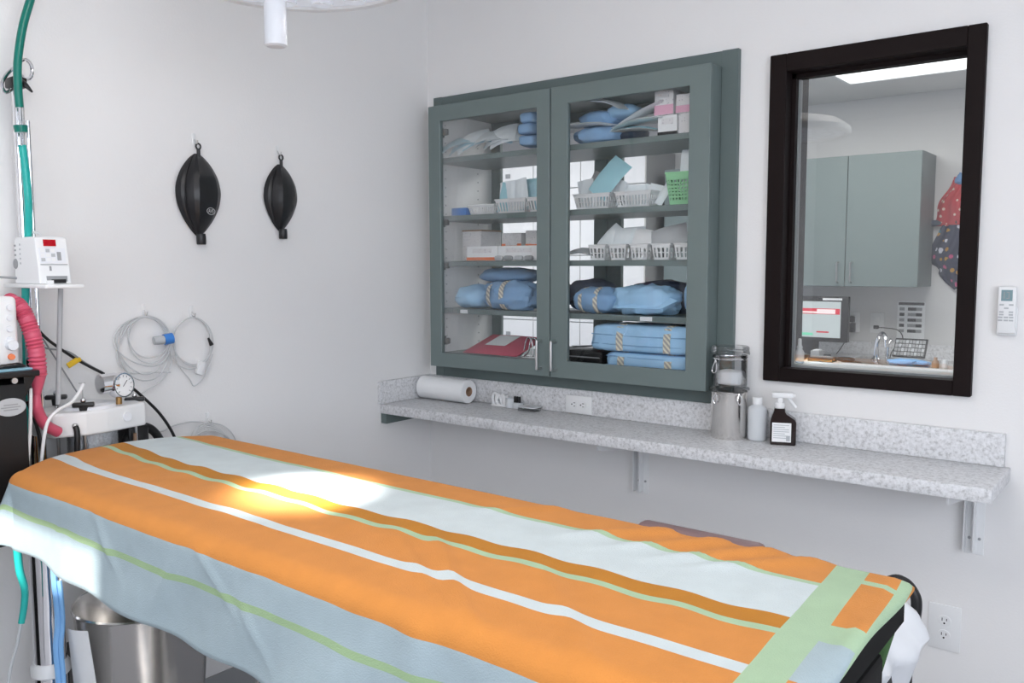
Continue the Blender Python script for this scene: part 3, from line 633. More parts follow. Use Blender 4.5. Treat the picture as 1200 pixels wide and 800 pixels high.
# ================================================================ LEFT WALL: rubber bags
def hook(lab, p, group=None):
    t = thing('wall_hook', lab, 'hook', p, group)
    y, z = p[1], p[2]
    MB().box(.0003, .004, y-.006, y+.006, z-.010, z+.024, .0015).build('hook_plate', M_WHITE, t)
    MB().tube([(.004, y, z+.006), (.012, y, z-.006), (.020, y, z-.008), (.024, y, z+.002)], .0016, 8).build('hook_wire', M_SAT, t)
def rubber_bag(lab, yc, ztop, zbot, wd, dp, loopz, logo):
    t = thing('breathing_bag', lab, 'breathing bag', (.02, yc, zbot-.03))
    H = ztop-zbot; px0 = .004
    # pleated section: ridges and valleys around the bag, in (across, out) fractions
    sec = [(-.5, .10), (-.475, .24), (-.44, .38), (-.39, .48), (-.37, .44), (-.33, .62), (-.26, .86), (-.17, 1.0), (-.16, 1.0), (.02, .83), (.20, .64), (.37, .40), (.5, .12), (.40, .02), (0, 0), (-.40, .02)]
    n = len(sec); v = []; NZ = 30
    for j in range(NZ+1):
        q = j/NZ; s = (math.sin(PI*(.02+.96*q**.93)))**.78
        s = max(s, .10)
        for k, (a, o) in enumerate(sec):
            dent = .0012*noise.noise(Vector((k, j*.3, wd*40)))
            v.append((px0+o*dp*s+dent, yc+a*wd*s-(.004*q), ztop-H*q))
    mb = MB(); mb.add(v, [(j*n+k, j*n+(k+1) % n, (j+1)*n+(k+1) % n, (j+1)*n+k) for j in range(NZ) for k in range(n)]+[list(range(n)), list(range(NZ*n, NZ*n+n))[::-1]], 0, True)
    bag = mb.build('bag_body', M_RUB, t, sharp=.16)
    for e in bag.data.edges: pass
    MB().lathe([(.013, 0), (.0145, .003), (.0145, .026), (.013, .034)], (.02, yc-.004, zbot-.028), 24).build('bag_neck', M_RUB, t)
    lp = MB(); lp.tube([(.014, yc, ztop-.012), (.014, yc, loopz-.018)], .0055, 10, sub=1)
    lp.tube([(.014, yc+.008*math.sin(k*PI/8), loopz-.010+.009*math.cos(k*PI/8)) for k in range(16)], .0028, 8, closed=True, sub=1); lp.build('hanging_loop', M_RUB, t)
    # bead along the pleat
    MB().tube([(px0+.49*dp*max(math.sin(PI*(.02+.96*q**.93))**.78, .1)+.0008, yc-.39*wd*max(math.sin(PI*(.02+.96*q**.93))**.78, .1), ztop-H*q) for q in [k/14 for k in range(1, 14)]], .0013, 6).build('pleat_seam', M_RUB, t)
    if logo:
        cur = bpy.data.curves.new('t', 'FONT'); cur.body = 'AVS'; cur.size = .016; cur.align_x = 'CENTER'; cur.align_y = 'CENTER'
        to = bpy.data.objects.new('t', cur); COL.objects.link(to); dg = bpy.context.evaluated_depsgraph_get(); me = bpy.data.meshes.new_from_object(to.evaluated_get(dg)); bpy.data.objects.remove(to)
        ang = math.atan2(-(.74-.42)*dp, .16*wd)
        c_ = Vector((px0+.60*dp*.93+.0035, yc+.17*wd*.93-.003, ztop-H*.70)); dirn = Vector((-.60*dp, .48*wd, 0)).normalized(); nn = Vector((dirn.y, -dirn.x, 0)); 
        Mx = Matrix(((dirn.x, 0, nn.x, c_.x), (dirn.y, 0, nn.y, c_.y), (dirn.z, 1, 0, c_.z), (0, 0, 0, 1)))
        lm = MB(); lm.add([v_.co for v_ in me.vertices], [list(p_.vertices) for p_ in me.polygons], M=Mx)
        lm.tube([(.021*math.cos(k*PI/12), .0105*math.sin(k*PI/12), 0) for k in range(24)], .0007, 5, closed=True, sub=1, M=Mx)
        lm.build('oval_logo', M_PAPER, t)
rubber_bag('larger black rubber breathing bag with oval logo on the left wall', -1.055, 1.800, 1.545, .158, .055, 1.832, True)
rubber_bag('smaller plain black rubber breathing bag on the left wall', -.742, 1.795, 1.570, .138, .048, 1.828, False)
hook('clear hook holding the larger black breathing bag', (0, -1.062, 1.838)); hook('clear hook holding the smaller black breathing bag', (0, -.748, 1.834))
# coiled cables
hook('clear hook holding the cable with the blue plug', (0, -1.249, 1.312)); hook('clear hook holding the cable with the white box plug', (0, -1.091, 1.30)); hook('clear hook low on the wall just above the towel', (0, -1.047, .955))
def wl(u, v, x=.012): return onX(u, v, x)
def coil(cx_, cy_, rx, ry, turns, jit, x0=.012, drop=0):
    P = []
    for k in range(turns*14):
        a = 2*PI*k/14; tn = k/14
        j1 = 1+jit*noise.noise(Vector((tn*1.7, cx_, 1))); j2 = 1+jit*noise.noise(Vector((tn*1.3, cx_, 5)))
        # loops all pass over the hook at the top
        ww = rx*j1; hh = ry*j2
        P.append(wl(cx_+ww*math.sin(a), cy_+hh-hh*math.cos(a), x0+.003*(tn % 3)))
    return P
t = thing('cable_coil', 'coiled grey cable with a blue plug hanging on the left wall', 'cable', (.01, -1.25, 1.10))
m_ = MB(); m_.tube(coil(168, 371, 31, 33, 3, .35), .0022, 6, sub=3); m_.tube(coil(174, 371, 24, 24, 2, .3, .016), .0022, 6, sub=3); m_.tube([wl(198, 402), wl(201, 425), wl(190, 445), wl(170, 458), wl(150, 471), wl(140, 478)], .0022, 6)
m_.tube([wl(166, 371), wl(150, 382), wl(138, 408), wl(140, 428), wl(155, 437), wl(180, 436), wl(200, 436)], .0022, 6); m_.build('cable', M_LGREY, t)
pa, pb, pc = wl(180, 399, .03), wl(192, 398, .035), wl(202, 396, .038)
MB().cyl(pa, pb, .012, .014, 20).build('plug_body', M_LGREY2, t); MB().cyl(pb, pc, .0165, .0165, 20).build('plug_cap', M_BLUEP, t)
t = thing('cable_coil', 'coiled grey cable with a white box plug hanging on the left wall', 'cable', (.01, -1.09, 1.06))
m_ = MB(); m_.tube(coil(226, 372, 23, 28, 3, .3), .0022, 6, sub=3); m_.tube([wl(205, 400), wl(208, 425), wl(222, 444), wl(228, 452), wl(240, 440), wl(249, 415)], .002, 6); m_.build('cable', M_LGREY, t)
MB().box(-.008, .008, -.013, .013, -.022, .022, .004, M=TR(wl(235, 431, .02), 0, -.35)).build('box_plug', M_WHITE, t)
MB().cyl(wl(244, 396, .02), wl(248, 404, .02), .003, .007, 12).build('black_clip', M_BLK, t)
t = thing('cable_coil', 'loose coil of grey cable low on the wall just above the towel', 'cable', (.01, -1.05, .85))
m_ = MB(); 
for k in range(5): m_.tube([wl(222-k*2, 530, .02+k*.004), wl(226-k, 508+k*2, .02+k*.004), wl(240+k, 496+k*2, .02+k*.004), wl(258+k*2, 503+k*2, .02+k*.004), wl(268+k, 522, .02+k*.004)], .0024, 6)
m_.tube([wl(240, 495), wl(225, 494), wl(205, 498), wl(190, 505), wl(176, 507)], .0024, 6); m_.tube([wl(243, 495), wl(258, 497), wl(270, 505), wl(276, 515)], .002, 6); m_.build('cable', M_LGREY, t)
# ================================================================ ANAESTHESIA EQUIPMENT
t = thing('drip_pole', 'chrome drip pole with looped wire hooks at the far left', 'pole', (.08, -1.645, 0))
pt, pbm = onX(23, 95, .08), onX(24, 200, .08)
MB().cyl((.08, pbm.y, .86), (.08, pbm.y, pt.z), .0115).build('pole_tube', M_CHR, t)
MB().box(.001, .10, pbm.y-.02, pbm.y+.02, .84, .86, .004).box(.0005, .006, pbm.y-.04, pbm.y+.04, .80, .90, .002).build('wall_bracket', M_STEEL, t)
MB().cyl((.09, pbm.y+.020, .86), (.09, pbm.y+.020, pt.z-.1), .005).build('side_rod', M_CHR, t)
MB().box(.055, .105, pbm.y-.018, pbm.y+.018, pt.z-.02, pt.z+.006, .004).build('pole_cap', M_BLK, t)
m_ = MB(); h_ = lambda u, v: onX(u, v, .085)
m_.tube([h_(23, 90), h_(22, 75), h_(30, 70), h_(37, 78), h_(36, 90), h_(29, 93), h_(25, 88)], .0045, 8); m_.tube([h_(22, 92), h_(18, 80), h_(9, 86), h_(2, 98), h_(6, 108), h_(14, 104), h_(21, 94)], .0045, 8)
m_.build('hook_loop', M_CHR, t)
m_ = MB(); m_.tube([onX(24, 97, .11), onX(30, 100, .13), onX(38, 108, .14)], .004, 8, rf=lambda q: .010*(1-q)+.002); m_.build('hook_tip', M_BLK, t)
g_ = lambda u, v, x=.13: onX(u, v, x)
t = thing('gas_hose', 'dark green gas hose coming down the drip pole', 'hose', g_(22, 125))
MB().tube([g_(46, -40), g_(37, -5), g_(27, 30), g_(21, 70), g_(21, 100), g_(23, 126)], .010, 12).build('upper_hose', M_GREEN, t)
MB().cyl(g_(23, 126), g_(25, 172), .011, .009).build('clear_coupling', M_PLAST, t)
MB().cyl(g_(24, 147), g_(25, 155), .017, .015).build('green_collar', M_GREEN, t)
MB().tube([g_(26, 170), g_(30, 200), g_(33, 235), g_(33, 275, .11), g_(30, 330, .09), g_(31, 420, .07), g_(33, 500, .07), g_(34, 525, .07)], .0095, 12).build('lower_hose', M_TEALH, t)
# monitor cart
X1 = .27
ya = onX(44, 436, X1).y; yb = ya-.30; zt = onX(30, 434, X1).z
t = thing('machine_cart', 'black machine cart with an oval badge at the left edge', 'cart', (.15, ya-.15, 0))
yfr = onX(33, 500, X1).y
MB().box(.02, X1, yb, yfr, .78, zt-.03, .004).build('cart_body', M_BLK, t)
MB().box(.01, X1+.015, yb, ya, zt-.014, zt, .003).build('cart_top', M_BLK, t)
MB().prism([(ya, zt-.014), (yfr, zt-.014), (yfr, zt-.07)], .03, X1-.01, M=Matrix(((0, 0, 1, 0), (1, 0, 0, 0), (0, 1, 0, 0), (0, 0, 0, 1)))).build('top_gusset', M_BLK, t)
MB().box(.03, X1, yb+.02, ya-.01, zt, zt+.006, .002).build('blue_mat', mat('pale_blue_mat', (.25, .45, .55), .6), t)
oc = onX(12, 463+14, X1); 
bd = MB().lathe([(.030, 0), (.030, .003), (.027, .004)], n=36, sx=1.15, sy=.72, M=Matrix.Translation((X1, oc.y, oc.z)) @ Matrix.Rotation(PI/2, 4, 'Z') @ Matrix.Rotation(PI/2, 4, 'X')).build('oval_badge', M_LGREY2, t)
for dz in (-.006, 0, .006): MB().box(X1+.004, X1+.0045, oc.y-.022+abs(dz), oc.y+.022-abs(dz), oc.z+dz-.0015, oc.z+dz+.0015).build('badge_line', M_GREY, bd)
kn = onX(16, 443, X1); MB().cyl((X1-.001, kn.y, kn.z-.006), (X1+.006, kn.y, kn.z-.006), .007).build('screw_head', M_SAT, t)
MB().box(.06, X1-.06, yb-.02, yb+.08, .06, .78, .01).box(.02, X1, yb-.08, yb+.1, .05, .09, .01).build('pedestal', M_BLK, t)
for dx_ in (.05, X1-.04):
    MB().ball((dx_, yb, .026), .026).build('caster', M_GREY, t)
for k in range(3):
    c_ = onX(18-k*7, 431+k, X1-.03); MB().tube([c_+Vector((0, .02, -.0)), c_+Vector((.01, 0, .008)), c_+Vector((0, -.03, 0.002))], .006, 8).build('black_lead', M_BLK, t)
# patient monitor on the cart
X2 = .235; m0 = onX(20, 347, X2); m1 = onX(22, 424, X2)
t = thing('patient_monitor', 'white monitor with round knobs standing on the black cart', 'monitor', (.13, m0.y-.12, zt+.006))
MB().box(.04, X2, m0.y-.26, m0.y, zt+.006, m0.z, .012, seg=3).build('monitor_case', M_WHITE, t)
MB().box(X2, X2+.003, m0.y-.25, m0.y-.055, zt+.04, m0.z-.02, .001).build('display', mat('dark_display', (.03, .03, .08), .15), t)
for v_ in (360, 372, 385, 398):
    c_ = onX(11, v_, X2); MB().cyl((X2, c_.y, c_.z), (X2+.006, c_.y, c_.z), .008, .007, 18).build('round_button', M_FROST, t)
c_ = onX(13, 404, X2); MB().cyl((X2, c_.y, c_.z), (X2+.014, c_.y, c_.z), .014, .012, 22).build('control_knob', M_FROST, t)
c_ = onX(13, 418, X2); MB().cyl((X2, c_.y, c_.z), (X2+.007, c_.y, c_.z), .008, .007, 18).build('orange_button', M_ORANGE, t)
# infusion pump
X3 = .195; q0, q1, q2, q3 = onX(47, 277, X3), onX(78, 279, X3), onX(86, 333, X3+.016), onX(48, 333, X3+.016)
y0_, y1_, z0_, z1_ = q3.y-.003, q2.y, q3.z, q0.z
t = thing('infusion_pump', 'white infusion pump with a small red display on the drip pole', 'infusion pump', (.1, y0_, z0_-.012))
pr = [(.07, z0_), (X3+.018, z0_), (X3+.014, z0_+.03), (X3, z1_-.004), (X3-.006, z1_), (.085, z1_), (.075, z1_-.01)]
MYX = Matrix(((1, 0, 0, 0), (0, 0, 1, 0), (0, 1, 0, 0), (0, 0, 0, 1)))
cs = MB().prism(pr, y0_, y1_-.004, M=MYX).build('pump_case', M_WHITE, t); mdd = cs.modifiers.new('edge', 'BEVEL'); mdd.width = .004; mdd.segments = 2
zz = lambda a: lerp(z0_, z1_, a); yy = lambda a: lerp(y0_, y1_-.004, a); xf = lambda a: X3+.014*(1-min(max((a-.24)/.73, 0), 1))+.0008
def fr(nm, a0, a1, b0, b1, m, dpt=.002, par=None):
    v = [(xf(b)+d, yy(a), zz(b)) for d in (-.003, dpt) for a, b in ((a0, b0), (a1, b0), (a1, b1), (a0, b1))]
    return MB().add(v, [(3, 2, 1, 0), (4, 5, 6, 7), (0, 1, 5, 4), (1, 2, 6, 5), (2, 3, 7, 6), (3, 0, 4, 7)]).build(nm, m, par or t)
fr('red_display', .24, .62, .80, .94, M_DISP); fr('keypad_panel', .08, .88, .44, .76, M_FROST, .0008)
for k in range(3):
    for j in range(3): fr('key', .12+k*.16, .24+k*.16, .48+j*.095, .55+j*.095, M_LGREY2 if (k+j) % 3 == 0 else M_WHITE, .0015)
fr('dark_key', .62, .74, .50, .68, M_GREY, .002); fr('slot_line', .08, .92, .405, .42, M_GREY, .001); fr('side_logo', .34, .40, .28, .38, M_GREY, .001)
fr('tube_channel', .22, .86, .05, .17, M_GREY, .003); fr('tube_clamp', .36, .80, .02, .10, M_BLK, .006); fr('channel_cover', .20, .40, .0, .08, M_WHITE, .008)
for k in range(5): MB().box(.075, .085, y0_-.0005, y0_+.001, zz(.40+k*.1), zz(.44+k*.1)).build('vent', M_GREY, t); MB().box(.105, .112, y0_-.0005, y0_+.001, zz(.42+k*.1), zz(.46+k*.1)).build('vent', M_LGREY2, t)
MB().box(.025, X3+.075, y0_-.012, y1_+.0, z0_-.010, z0_, .003).build('pump_shelf', M_WHITE, t)
MB().tube([(.10, y0_+.02, z1_), (.10, y0_+.028, z1_+.012), (.10, y0_+.05, z1_+.012), (.10, y0_+.058, z1_)], .004, 8).build('carry_handle', M_WHITE, t)
k_ = onX(18, 309, .08); MB().cyl(k_, k_+Vector((0, .03, 0)), .013).build('pole_clamp', M_GREY, t)
MB().cyl(onX(-20, 323, .08), onX(22, 326, .08), .003).build('cross_rod', M_GREY, t)
rp = [onX(71, 338, .14), onX(70, 380, .145), onX(69, 430, .15), onX(68, 474, .155)]
t = tag(MB().tube(rp, .0065, 10).build('grey_stand_rod', M_LGREY2), 'thin grey rod running down from the pump to the absorber block', 'rod')
# pink hose
t = thing('breathing_hose', 'pink corrugated breathing hose curving beside the monitor', 'hose', onX(46, 430, .22))
hp = [onX(8, 352, .16), onX(22, 359, .19), onX(33, 378, .21), onX(42, 408, .22), onX(45, 440, .22)]
m_ = MB(); m_.tube(hp, .02, 16, sub=16, rf=lambda q: .0195+.0022*math.sin(q*64*PI*.9)); m_.build('corrugated_hose', M_PINK, t)
m_ = MB(); m_.tube([onX(45, 438, .22), onX(44, 452, .22), onX(43, 466, .22)], .018, 14, rf=lambda q: .0195*(1-q)+.007*q); m_.build('tapered_cuff', M_PINK, t)
m_ = MB(); m_.tube([onX(43, 462, .22), onX(43, 476, .22), onX(47, 488, .21), onX(55, 499, .2), onX(68, 506, .19)], .013, 14, rf=lambda q: .0085+.0055*min(q*3, 1)); m_.build('smooth_hose', M_PINK, t)
# absorber
XA = .17
def pa_(u, v, x=XA): return onX(u, v, x)
za0, za1 = pa_(112, 507).z, pa_(112, 479).z; yl, ym, yr = pa_(64, 500).y, pa_(112, 500).y, pa_(172, 500).y
t = thing('absorber_head', 'translucent white absorber block with black screw knobs behind the towel', 'absorber', (XA, ym, za0-.1))
pl = [(XA-.13, yl+.01), (XA-.09, yl-.025), (XA-.005, yl-.005), (XA+.025, ym-.035), (XA+.025, ym+.02), (XA, yr), (XA-.10, yr+.01), (XA-.14, yr-.04)]
ab = MB().prism(pl, za0, za1).build('head_block', M_WHITE, t); md_ = ab.modifiers.new('edge', 'BEVEL'); md_.width = .007; md_.segments = 3
MB().lathe([(.075, 0), (.072, .010), (.05, .014)], (XA-.055, ym+.01, za1-.002), 40).build('top_disc', M_FROST, t)
md2 = pa_(149, 488, XA+.015); MB().cyl(md2+Vector((-.004, 0, 0)), md2+Vector((.004, 0, 0)), .013, .012, 24).build('side_boss', M_FROST, t)
cy0 = Vector((XA-.05, (pa_(86, 520).y+pa_(142, 520).y)/2+.012, 0))
MB().lathe([(.062, za0-.20), (.062, za0-.001)], cy0, 40).build('granule_canister', M_GRAN, t)
MB().lathe([(.0645, za0-.20), (.0645, za0-.001)], cy0, 40, cap=False).build('canister_wall', M_PLAST, t)
for u, v, x in ((66, 472, XA-.10), (98, 481, XA+.0), (158, 474, XA-.07)):
    c_ = onX(u, v, x); kb = MB()
    kb.box(-.027, .027, -.011, .011, .010, .022, .004, M=TR(c_, 1.0)).cyl(c_+Vector((0, 0, -.006)), c_+Vector((0, 0, .012)), .010, .012)
    k2 = kb.build('screw_knob', M_BLK, t); MB().ball(c_+Vector((0, 0, .028)), .0075).cyl(c_, c_+Vector((0, 0, .026)), .004).build('knob_tip', M_CHR, k2)
    MB().cyl(c_+Vector((0, 0, -.25)), c_+Vector((0, 0, -.004)), .0045).build('tie_rod', M_SAT, t)
c_ = onX(97, 466, XA); MB().cyl(c_, c_+Vector((0, 0, .04)), .0015).box(c_.x-.002, c_.x+.002, c_.y-.008, c_.y+.008, c_.z+.038, c_.z+.041).build('wire_pin', M_SAT, t)
c_ = onX(88, 499, XA+.02); MB().ball(c_, .008).build('elbow_fitting', M_SAT, t); MB().tube([c_, c_+Vector((.01, 0, -.02)), c_+Vector((.01, -.004, -.09))], .0075, 10).build('black_outlet_tube', M_BLK, t)
# pressure gauge
gc = onX(145, 451, XA+.02); gd = Vector((.90, .22, .06)).normalized()
t = thing('pressure_gauge', 'round chrome pressure gauge with white dial on the absorber', 'gauge', gc+Vector((0, 0, -.04)))
TG = Matrix.Translation(gc) @ gd.to_track_quat('Z', 'Y').to_matrix().to_4x4()
MB().lathe([(.030, -.030), (.0345, -.026), (.0345, .0), (.0335, .003), (.0305, .003)], n=40, M=TG, cap=False).build('gauge_ring', M_CHR, t)
dl_ = MB().lathe([(.0305, .0005), (.001, .0006)], n=40, M=TG, cap=False).build('dial', M_PAPER, t)
tk = MB()
for k in range(11):
    a = math.radians(-135+27*k); tk.box(-.0006, .0006, .022, .0275, .0008, .0012, M=TG @ Matrix.Rotation(a, 4, 'Z'))
tk.build('dial_tick', M_BLK, dl_)['kind'] = 'stuff'
MB().box(-.0008, .0008, -.005, .017, .0012, .0018, M=TG @ Matrix.Rotation(-.75, 4, 'Z')).build('needle', M_BLK, dl_)
c2_ = onX(122, 449, XA+.0); MB().cyl(c2_+Vector((0, -.012, -.002)), c2_+Vector((.0, .030, 0)), .027, .027, 28).build('gauge_drum', M_CHR, t)
MB().cyl(gc+Vector((-.02, -.005, -.025)), Vector((gc.x-.02, gc.y-.005, za1+.005)), .008).build('gauge_stem', mat('brass', (.45, .28, .12), .3, 1), t)
# cables and tubes around the absorber
def cab_(nm, lab, pts, r, m): return tag(MB().tube(pts, r, 8).build(nm, m), lab, 'cable' if 'cable' in nm else 'tube')
f_ = lambda *a: [onX(u, v, x) for u, v, x in a]
cab_('monitor_cable', 'black and white cable slanting from the pole towards the gauge', f_((30, 366, .06), (50, 392, .05), (70, 408, .05), (95, 424, .05), (122, 438, .05)), .004, M_BLK)
cab_('monitor_cable', 'thin grey cable running under the black one beside the yellow tag', f_((30, 400, .04), (55, 408, .04), (80, 412, .04), (100, 425, .04), (120, 436, .04)), .0025, M_GREY)
cab_('monitor_cable', 'thin dark cable crossing behind the grey rod', f_((48, 393, .03), (62, 415, .03), (78, 440, .03), (92, 462, .03)), .0022, M_GREY)
tg = MB().box(-.002, .004, -.016, .016, -.008, .008, .002, M=TR(onX(85, 425, .055), 0, .5)).box(-.006, .0, -.012, .012, -.010, .002, .002, M=TR(onX(90, 421, .055), 0, .3)).build('yellow_tag', M_YEL); tag(tg, 'yellow tag clipped on the cables above the absorber', 'tag')
cab_('black_cable', 'black cable arching from the gauge down behind the towel', f_((152, 452, .07), (164, 462, .06), (185, 482, .06), (200, 503, .05), (210, 525, .05)), .0045, M_BLK)
cab_('black_cable', 'black cable hanging behind the white tube beside the cart', f_((32, 470, .12), (40, 490, .12), (47, 515, .12), (50, 545, .12)), .0045, M_BLK)
cab_('white_tube', 'white tube curving over the left side of the absorber block', f_((98, 450, .2), (85, 470, .21), (66, 482, .22), (54, 500, .22), (48, 545, .22)), .0045, M_WHITE)
cab_('white_tube', 'white tube hanging straight down beside the black cart', f_((36, 455, .24), (36, 480, .25), (35, 510, .25), (32, 550, .25)), .0042, M_WHITE)
t = thing('black_hose', 'thick black hose and dark fittings behind the absorber canister', 'hose', pa_(160, 520, .05))
MB().tube(f_((145, 530, .09), (150, 510, .08), (165, 500, .07), (180, 505, .06), (192, 525, .06), (196, 545, .06)), .013, 10).build('hose_loop', M_BLK, t)
MB().box(.03, .10, pa_(145, 520, .07).y, pa_(170, 520, .07).y, za0-.16, za0-.012, .01).build('fitting_block', M_BLK, t)
MB().cyl(onX(158, 507, .12), onX(159, 540, .12), .005).build('pin', M_CARD, t)
# vaporiser bottle at the left edge
c_ = onX(9, 556, .20)
t = thing('glass_vial', 'clear and chrome flow bottle with a violet label at the left edge', 'bottle', c_)
MB().lathe([(.001, 0), (.024, 0), (.026, .004), (.026, .030), (.018, .042), (.011, .050), (.011, .060)], c_, 28, cap=False).build('bottle_wall', M_CHR, t)
MB().lathe([(.0266, .002), (.0266, .022)], c_, 28, cap=False).build('violet_label', M_PINKL, t)
e_ = c_+Vector((.01, .02, .04)); MB().cyl(e_, e_+Vector((0, .025, 0)), .010).build('side_cap', M_CHR, t)
t = thing('pale_box', 'pale yellow carton beneath the flow bottle at the left edge', 'box', c_+Vector((0, 0, -.12)))
MB().box(c_.x-.05, c_.x+.03, c_.y-.06, c_.y+.028, c_.z-.12, c_.z-.002, .003).build('carton', mat('pale_yellow', (.62, .60, .38), .7), t)
MB().box(c_.x+.03, c_.x+.0312, c_.y-.05, c_.y+.02, c_.z-.06, c_.z-.02).build('paper_label', M_PRINT, t)
t = thing('suction_tube', 'teal tube end with thin clear tail hanging below the towel', 'tube', onX(27, 730, .3))
MB().tube(f_((20, 640, .3), (23, 668, .3), (29, 690, .3), (28, 712, .3), (25, 730, .3)), .011, 10, rf=lambda q: .0095-.002*q).build('teal_tube', M_TEALH, t)
MB().tube(f_((25, 728, .3), (20, 755, .3), (13, 780, .3), (5, 830, .3)), .004, 8).build('clear_tail', M_LGREY2, t)
# ================================================================ CABINET CONTENTS
IY = .10                                   # middle depth of the shelves
def zs(k): return SH[k] if k < 4 else 1.10
def pouch(name, lab, M, w_, h_, film, group=None, bend=.01, thick=.006, cat='pouch'):
    t = thing(name, lab, cat, M.translation, group)
    def fn(u, v, s=1):
        x, y = (u-.5)*w_, (v-.5)*h_
        return (x, y, bend*math.cos((u-.5)*PI)*1.2+s*thick*.5*(math.cos((u-.5)*PI)*math.cos((v-.5)*PI))**.5+.002*noise.noise(Vector((u*4, v*4, w_*50))))
    mb = MB(); mb.grid(lambda u, v: fn(u, v, 1), 8, 8, M=M); mb.build('clear_film', film, t)
    mb = MB(); mb.grid(lambda u, v: Vector(fn(u, v, -1))-Vector((0, 0, .0008)), 8, 8, thick=.0006, M=M); mb.build('paper_back', M_POUCHW, t); return t
# pouches fanned on the top shelf, left: each leans on the one before
rnd = random.Random(4)
ORD = ['first', 'second', 'third', 'fourth', 'fifth', 'sixth', 'seventh', 'eighth', 'ninth', 'tenth', 'eleventh', 'twelfth', 'thirteenth', 'fourteenth']
for k in range(14):
    x = .165+k*.029; back = k >= 9
    hz = .040+.003*min(k, 8)+(.010 if k % 2 else 0)
    pouch('sterile_pouch', ORD[k]+' sterile pouch from the left in the fanned top shelf heap', TR((x+(-.10 if back else 0), -.030+.007*k, zs(0)+hz), rnd.uniform(-.2, .2), .62+rnd.uniform(-.2, .3), 0) @ Matrix.Rotation((.72-.055*k if not back else .12-.05*(k-9)), 4, 'Z'), .145, .085, M_POUCHB if k in (0, 1, 2, 4, 10) else M_POUCHW, 'fanned sterile pouches on the top shelf', .012)
for k, (x, z) in enumerate(((.535, .036), (.530, .080), (.538, .118))):
    t = thing('wrapped_pack', ['lowest', 'middle', 'uppermost'][k]+' small blue wrapped pack beside the fanned pouches, top shelf', 'wrapped pack', (x, -.01, zs(0)+z-.02)); MB().blob((x, -.005, zs(0)+z), (.075, .09, .042), 4, .12, 9, k).build('wrap', M_BLUE, t)
def bundle(lab, c, size, m, tapes=(), seed=0, p=2.7, rz=0, fold=False, amp=.10):
    t = thing('wrapped_pack', lab, 'wrapped pack', (c[0], c[1], c[2]-size[2]/2))
    MB().blob(c, size, p, amp, 9, seed, 40, 22, rz=rz).build('wrap', m, t)
    for a in tapes:      # tape strips pass over the pack
        def fn(u, v):
            th = lerp(-.92*PI, -.05, u)     # front round to the top
            e = 2/p; sg = lambda q: math.copysign(abs(q)**e, q)
            xx = (a+(v-.5)*.085)
            kx = max(1-abs(2*xx)**p, 0)**(1/p)
            yy_ = sg(math.sin(th))*kx*size[1]/2*1.035; zz_ = sg(-math.cos(th)*1)*kx*size[2]/2*1.05
            if zz_ < -size[2]/2: zz_ = -size[2]/2
            q = Matrix.Rotation(rz, 3, 'Z') @ Vector((xx*size[0], yy_, zz_)); return Vector(c)+q
        MB().grid(fn, 22, 2, thick=-.0012).build('striped_tape', M_TAPE, t)
    if fold:
        def ff(u, v):
            x = (u-.5)*size[0]*.8; return Vector(c)+Matrix.Rotation(rz, 3, 'Z') @ Vector((x+.2*size[0]*v, -size[1]*.5*(1-.5*v)-.004, size[2]*(-.25+.62*v*(1-abs(u-.45)))))
        MB().grid(ff, 12, 6, thick=.002).build('folded_flap', m, t)
    return t
# shelf 4, left (round packs)
Z = zs(3)
bundle('plain round blue wrapped pack on the fourth shelf behind the left door', (.235, .02, Z+.046), (.150, .17, .092), M_BLUEL, seed=1, p=2.2, amp=.16)
bundle('blue wrapped pack with two striped tapes behind the left door', (.450, -.005, Z+.055), (.25, .15, .110), M_BLUE, (-.30, -.02), 2, 2.6, amp=.22)
bundle('flat blue pack lying on top of the taped pack, left door', (.36, .09, Z+.130), (.27, .17, .062), M_BLUE, seed=3, p=2.3)
bundle('darker blue pack at the right behind the taped pack, left door', (.56, .09, Z+.060), (.16, .15, .10), M_BLUED, seed=4)
# shelf 4, right
bundle('dark navy wrapped pack behind the striped tape pack, right door', (.735, .10, Z+.060), (.17, .16, .115), M_BLUED, seed=5)
bundle('blue wrapped pack with two tapes on the fourth shelf, right door', (.835, .0, Z+.046), (.19, .15, .092), M_BLUE, (-.22, .12), 6, 2.6, amp=.14)
bundle('large folded blue pack in the middle of the fourth shelf, right door', (1.02, -.0, Z+.050), (.23, .15, .10), M_BLUEL, seed=7, fold=True, amp=.22)
bundle('dark blue pack behind the large folded blue pack', (1.02, .13, Z+.055), (.26, .12, .12), M_BLUED, seed=8)
bundle('tall blue pack leaning against the right side, fourth shelf', (1.215, .01, Z+.066), (.11, .14, .130), M_BLUEL, seed=9, p=2.2, rz=.5)
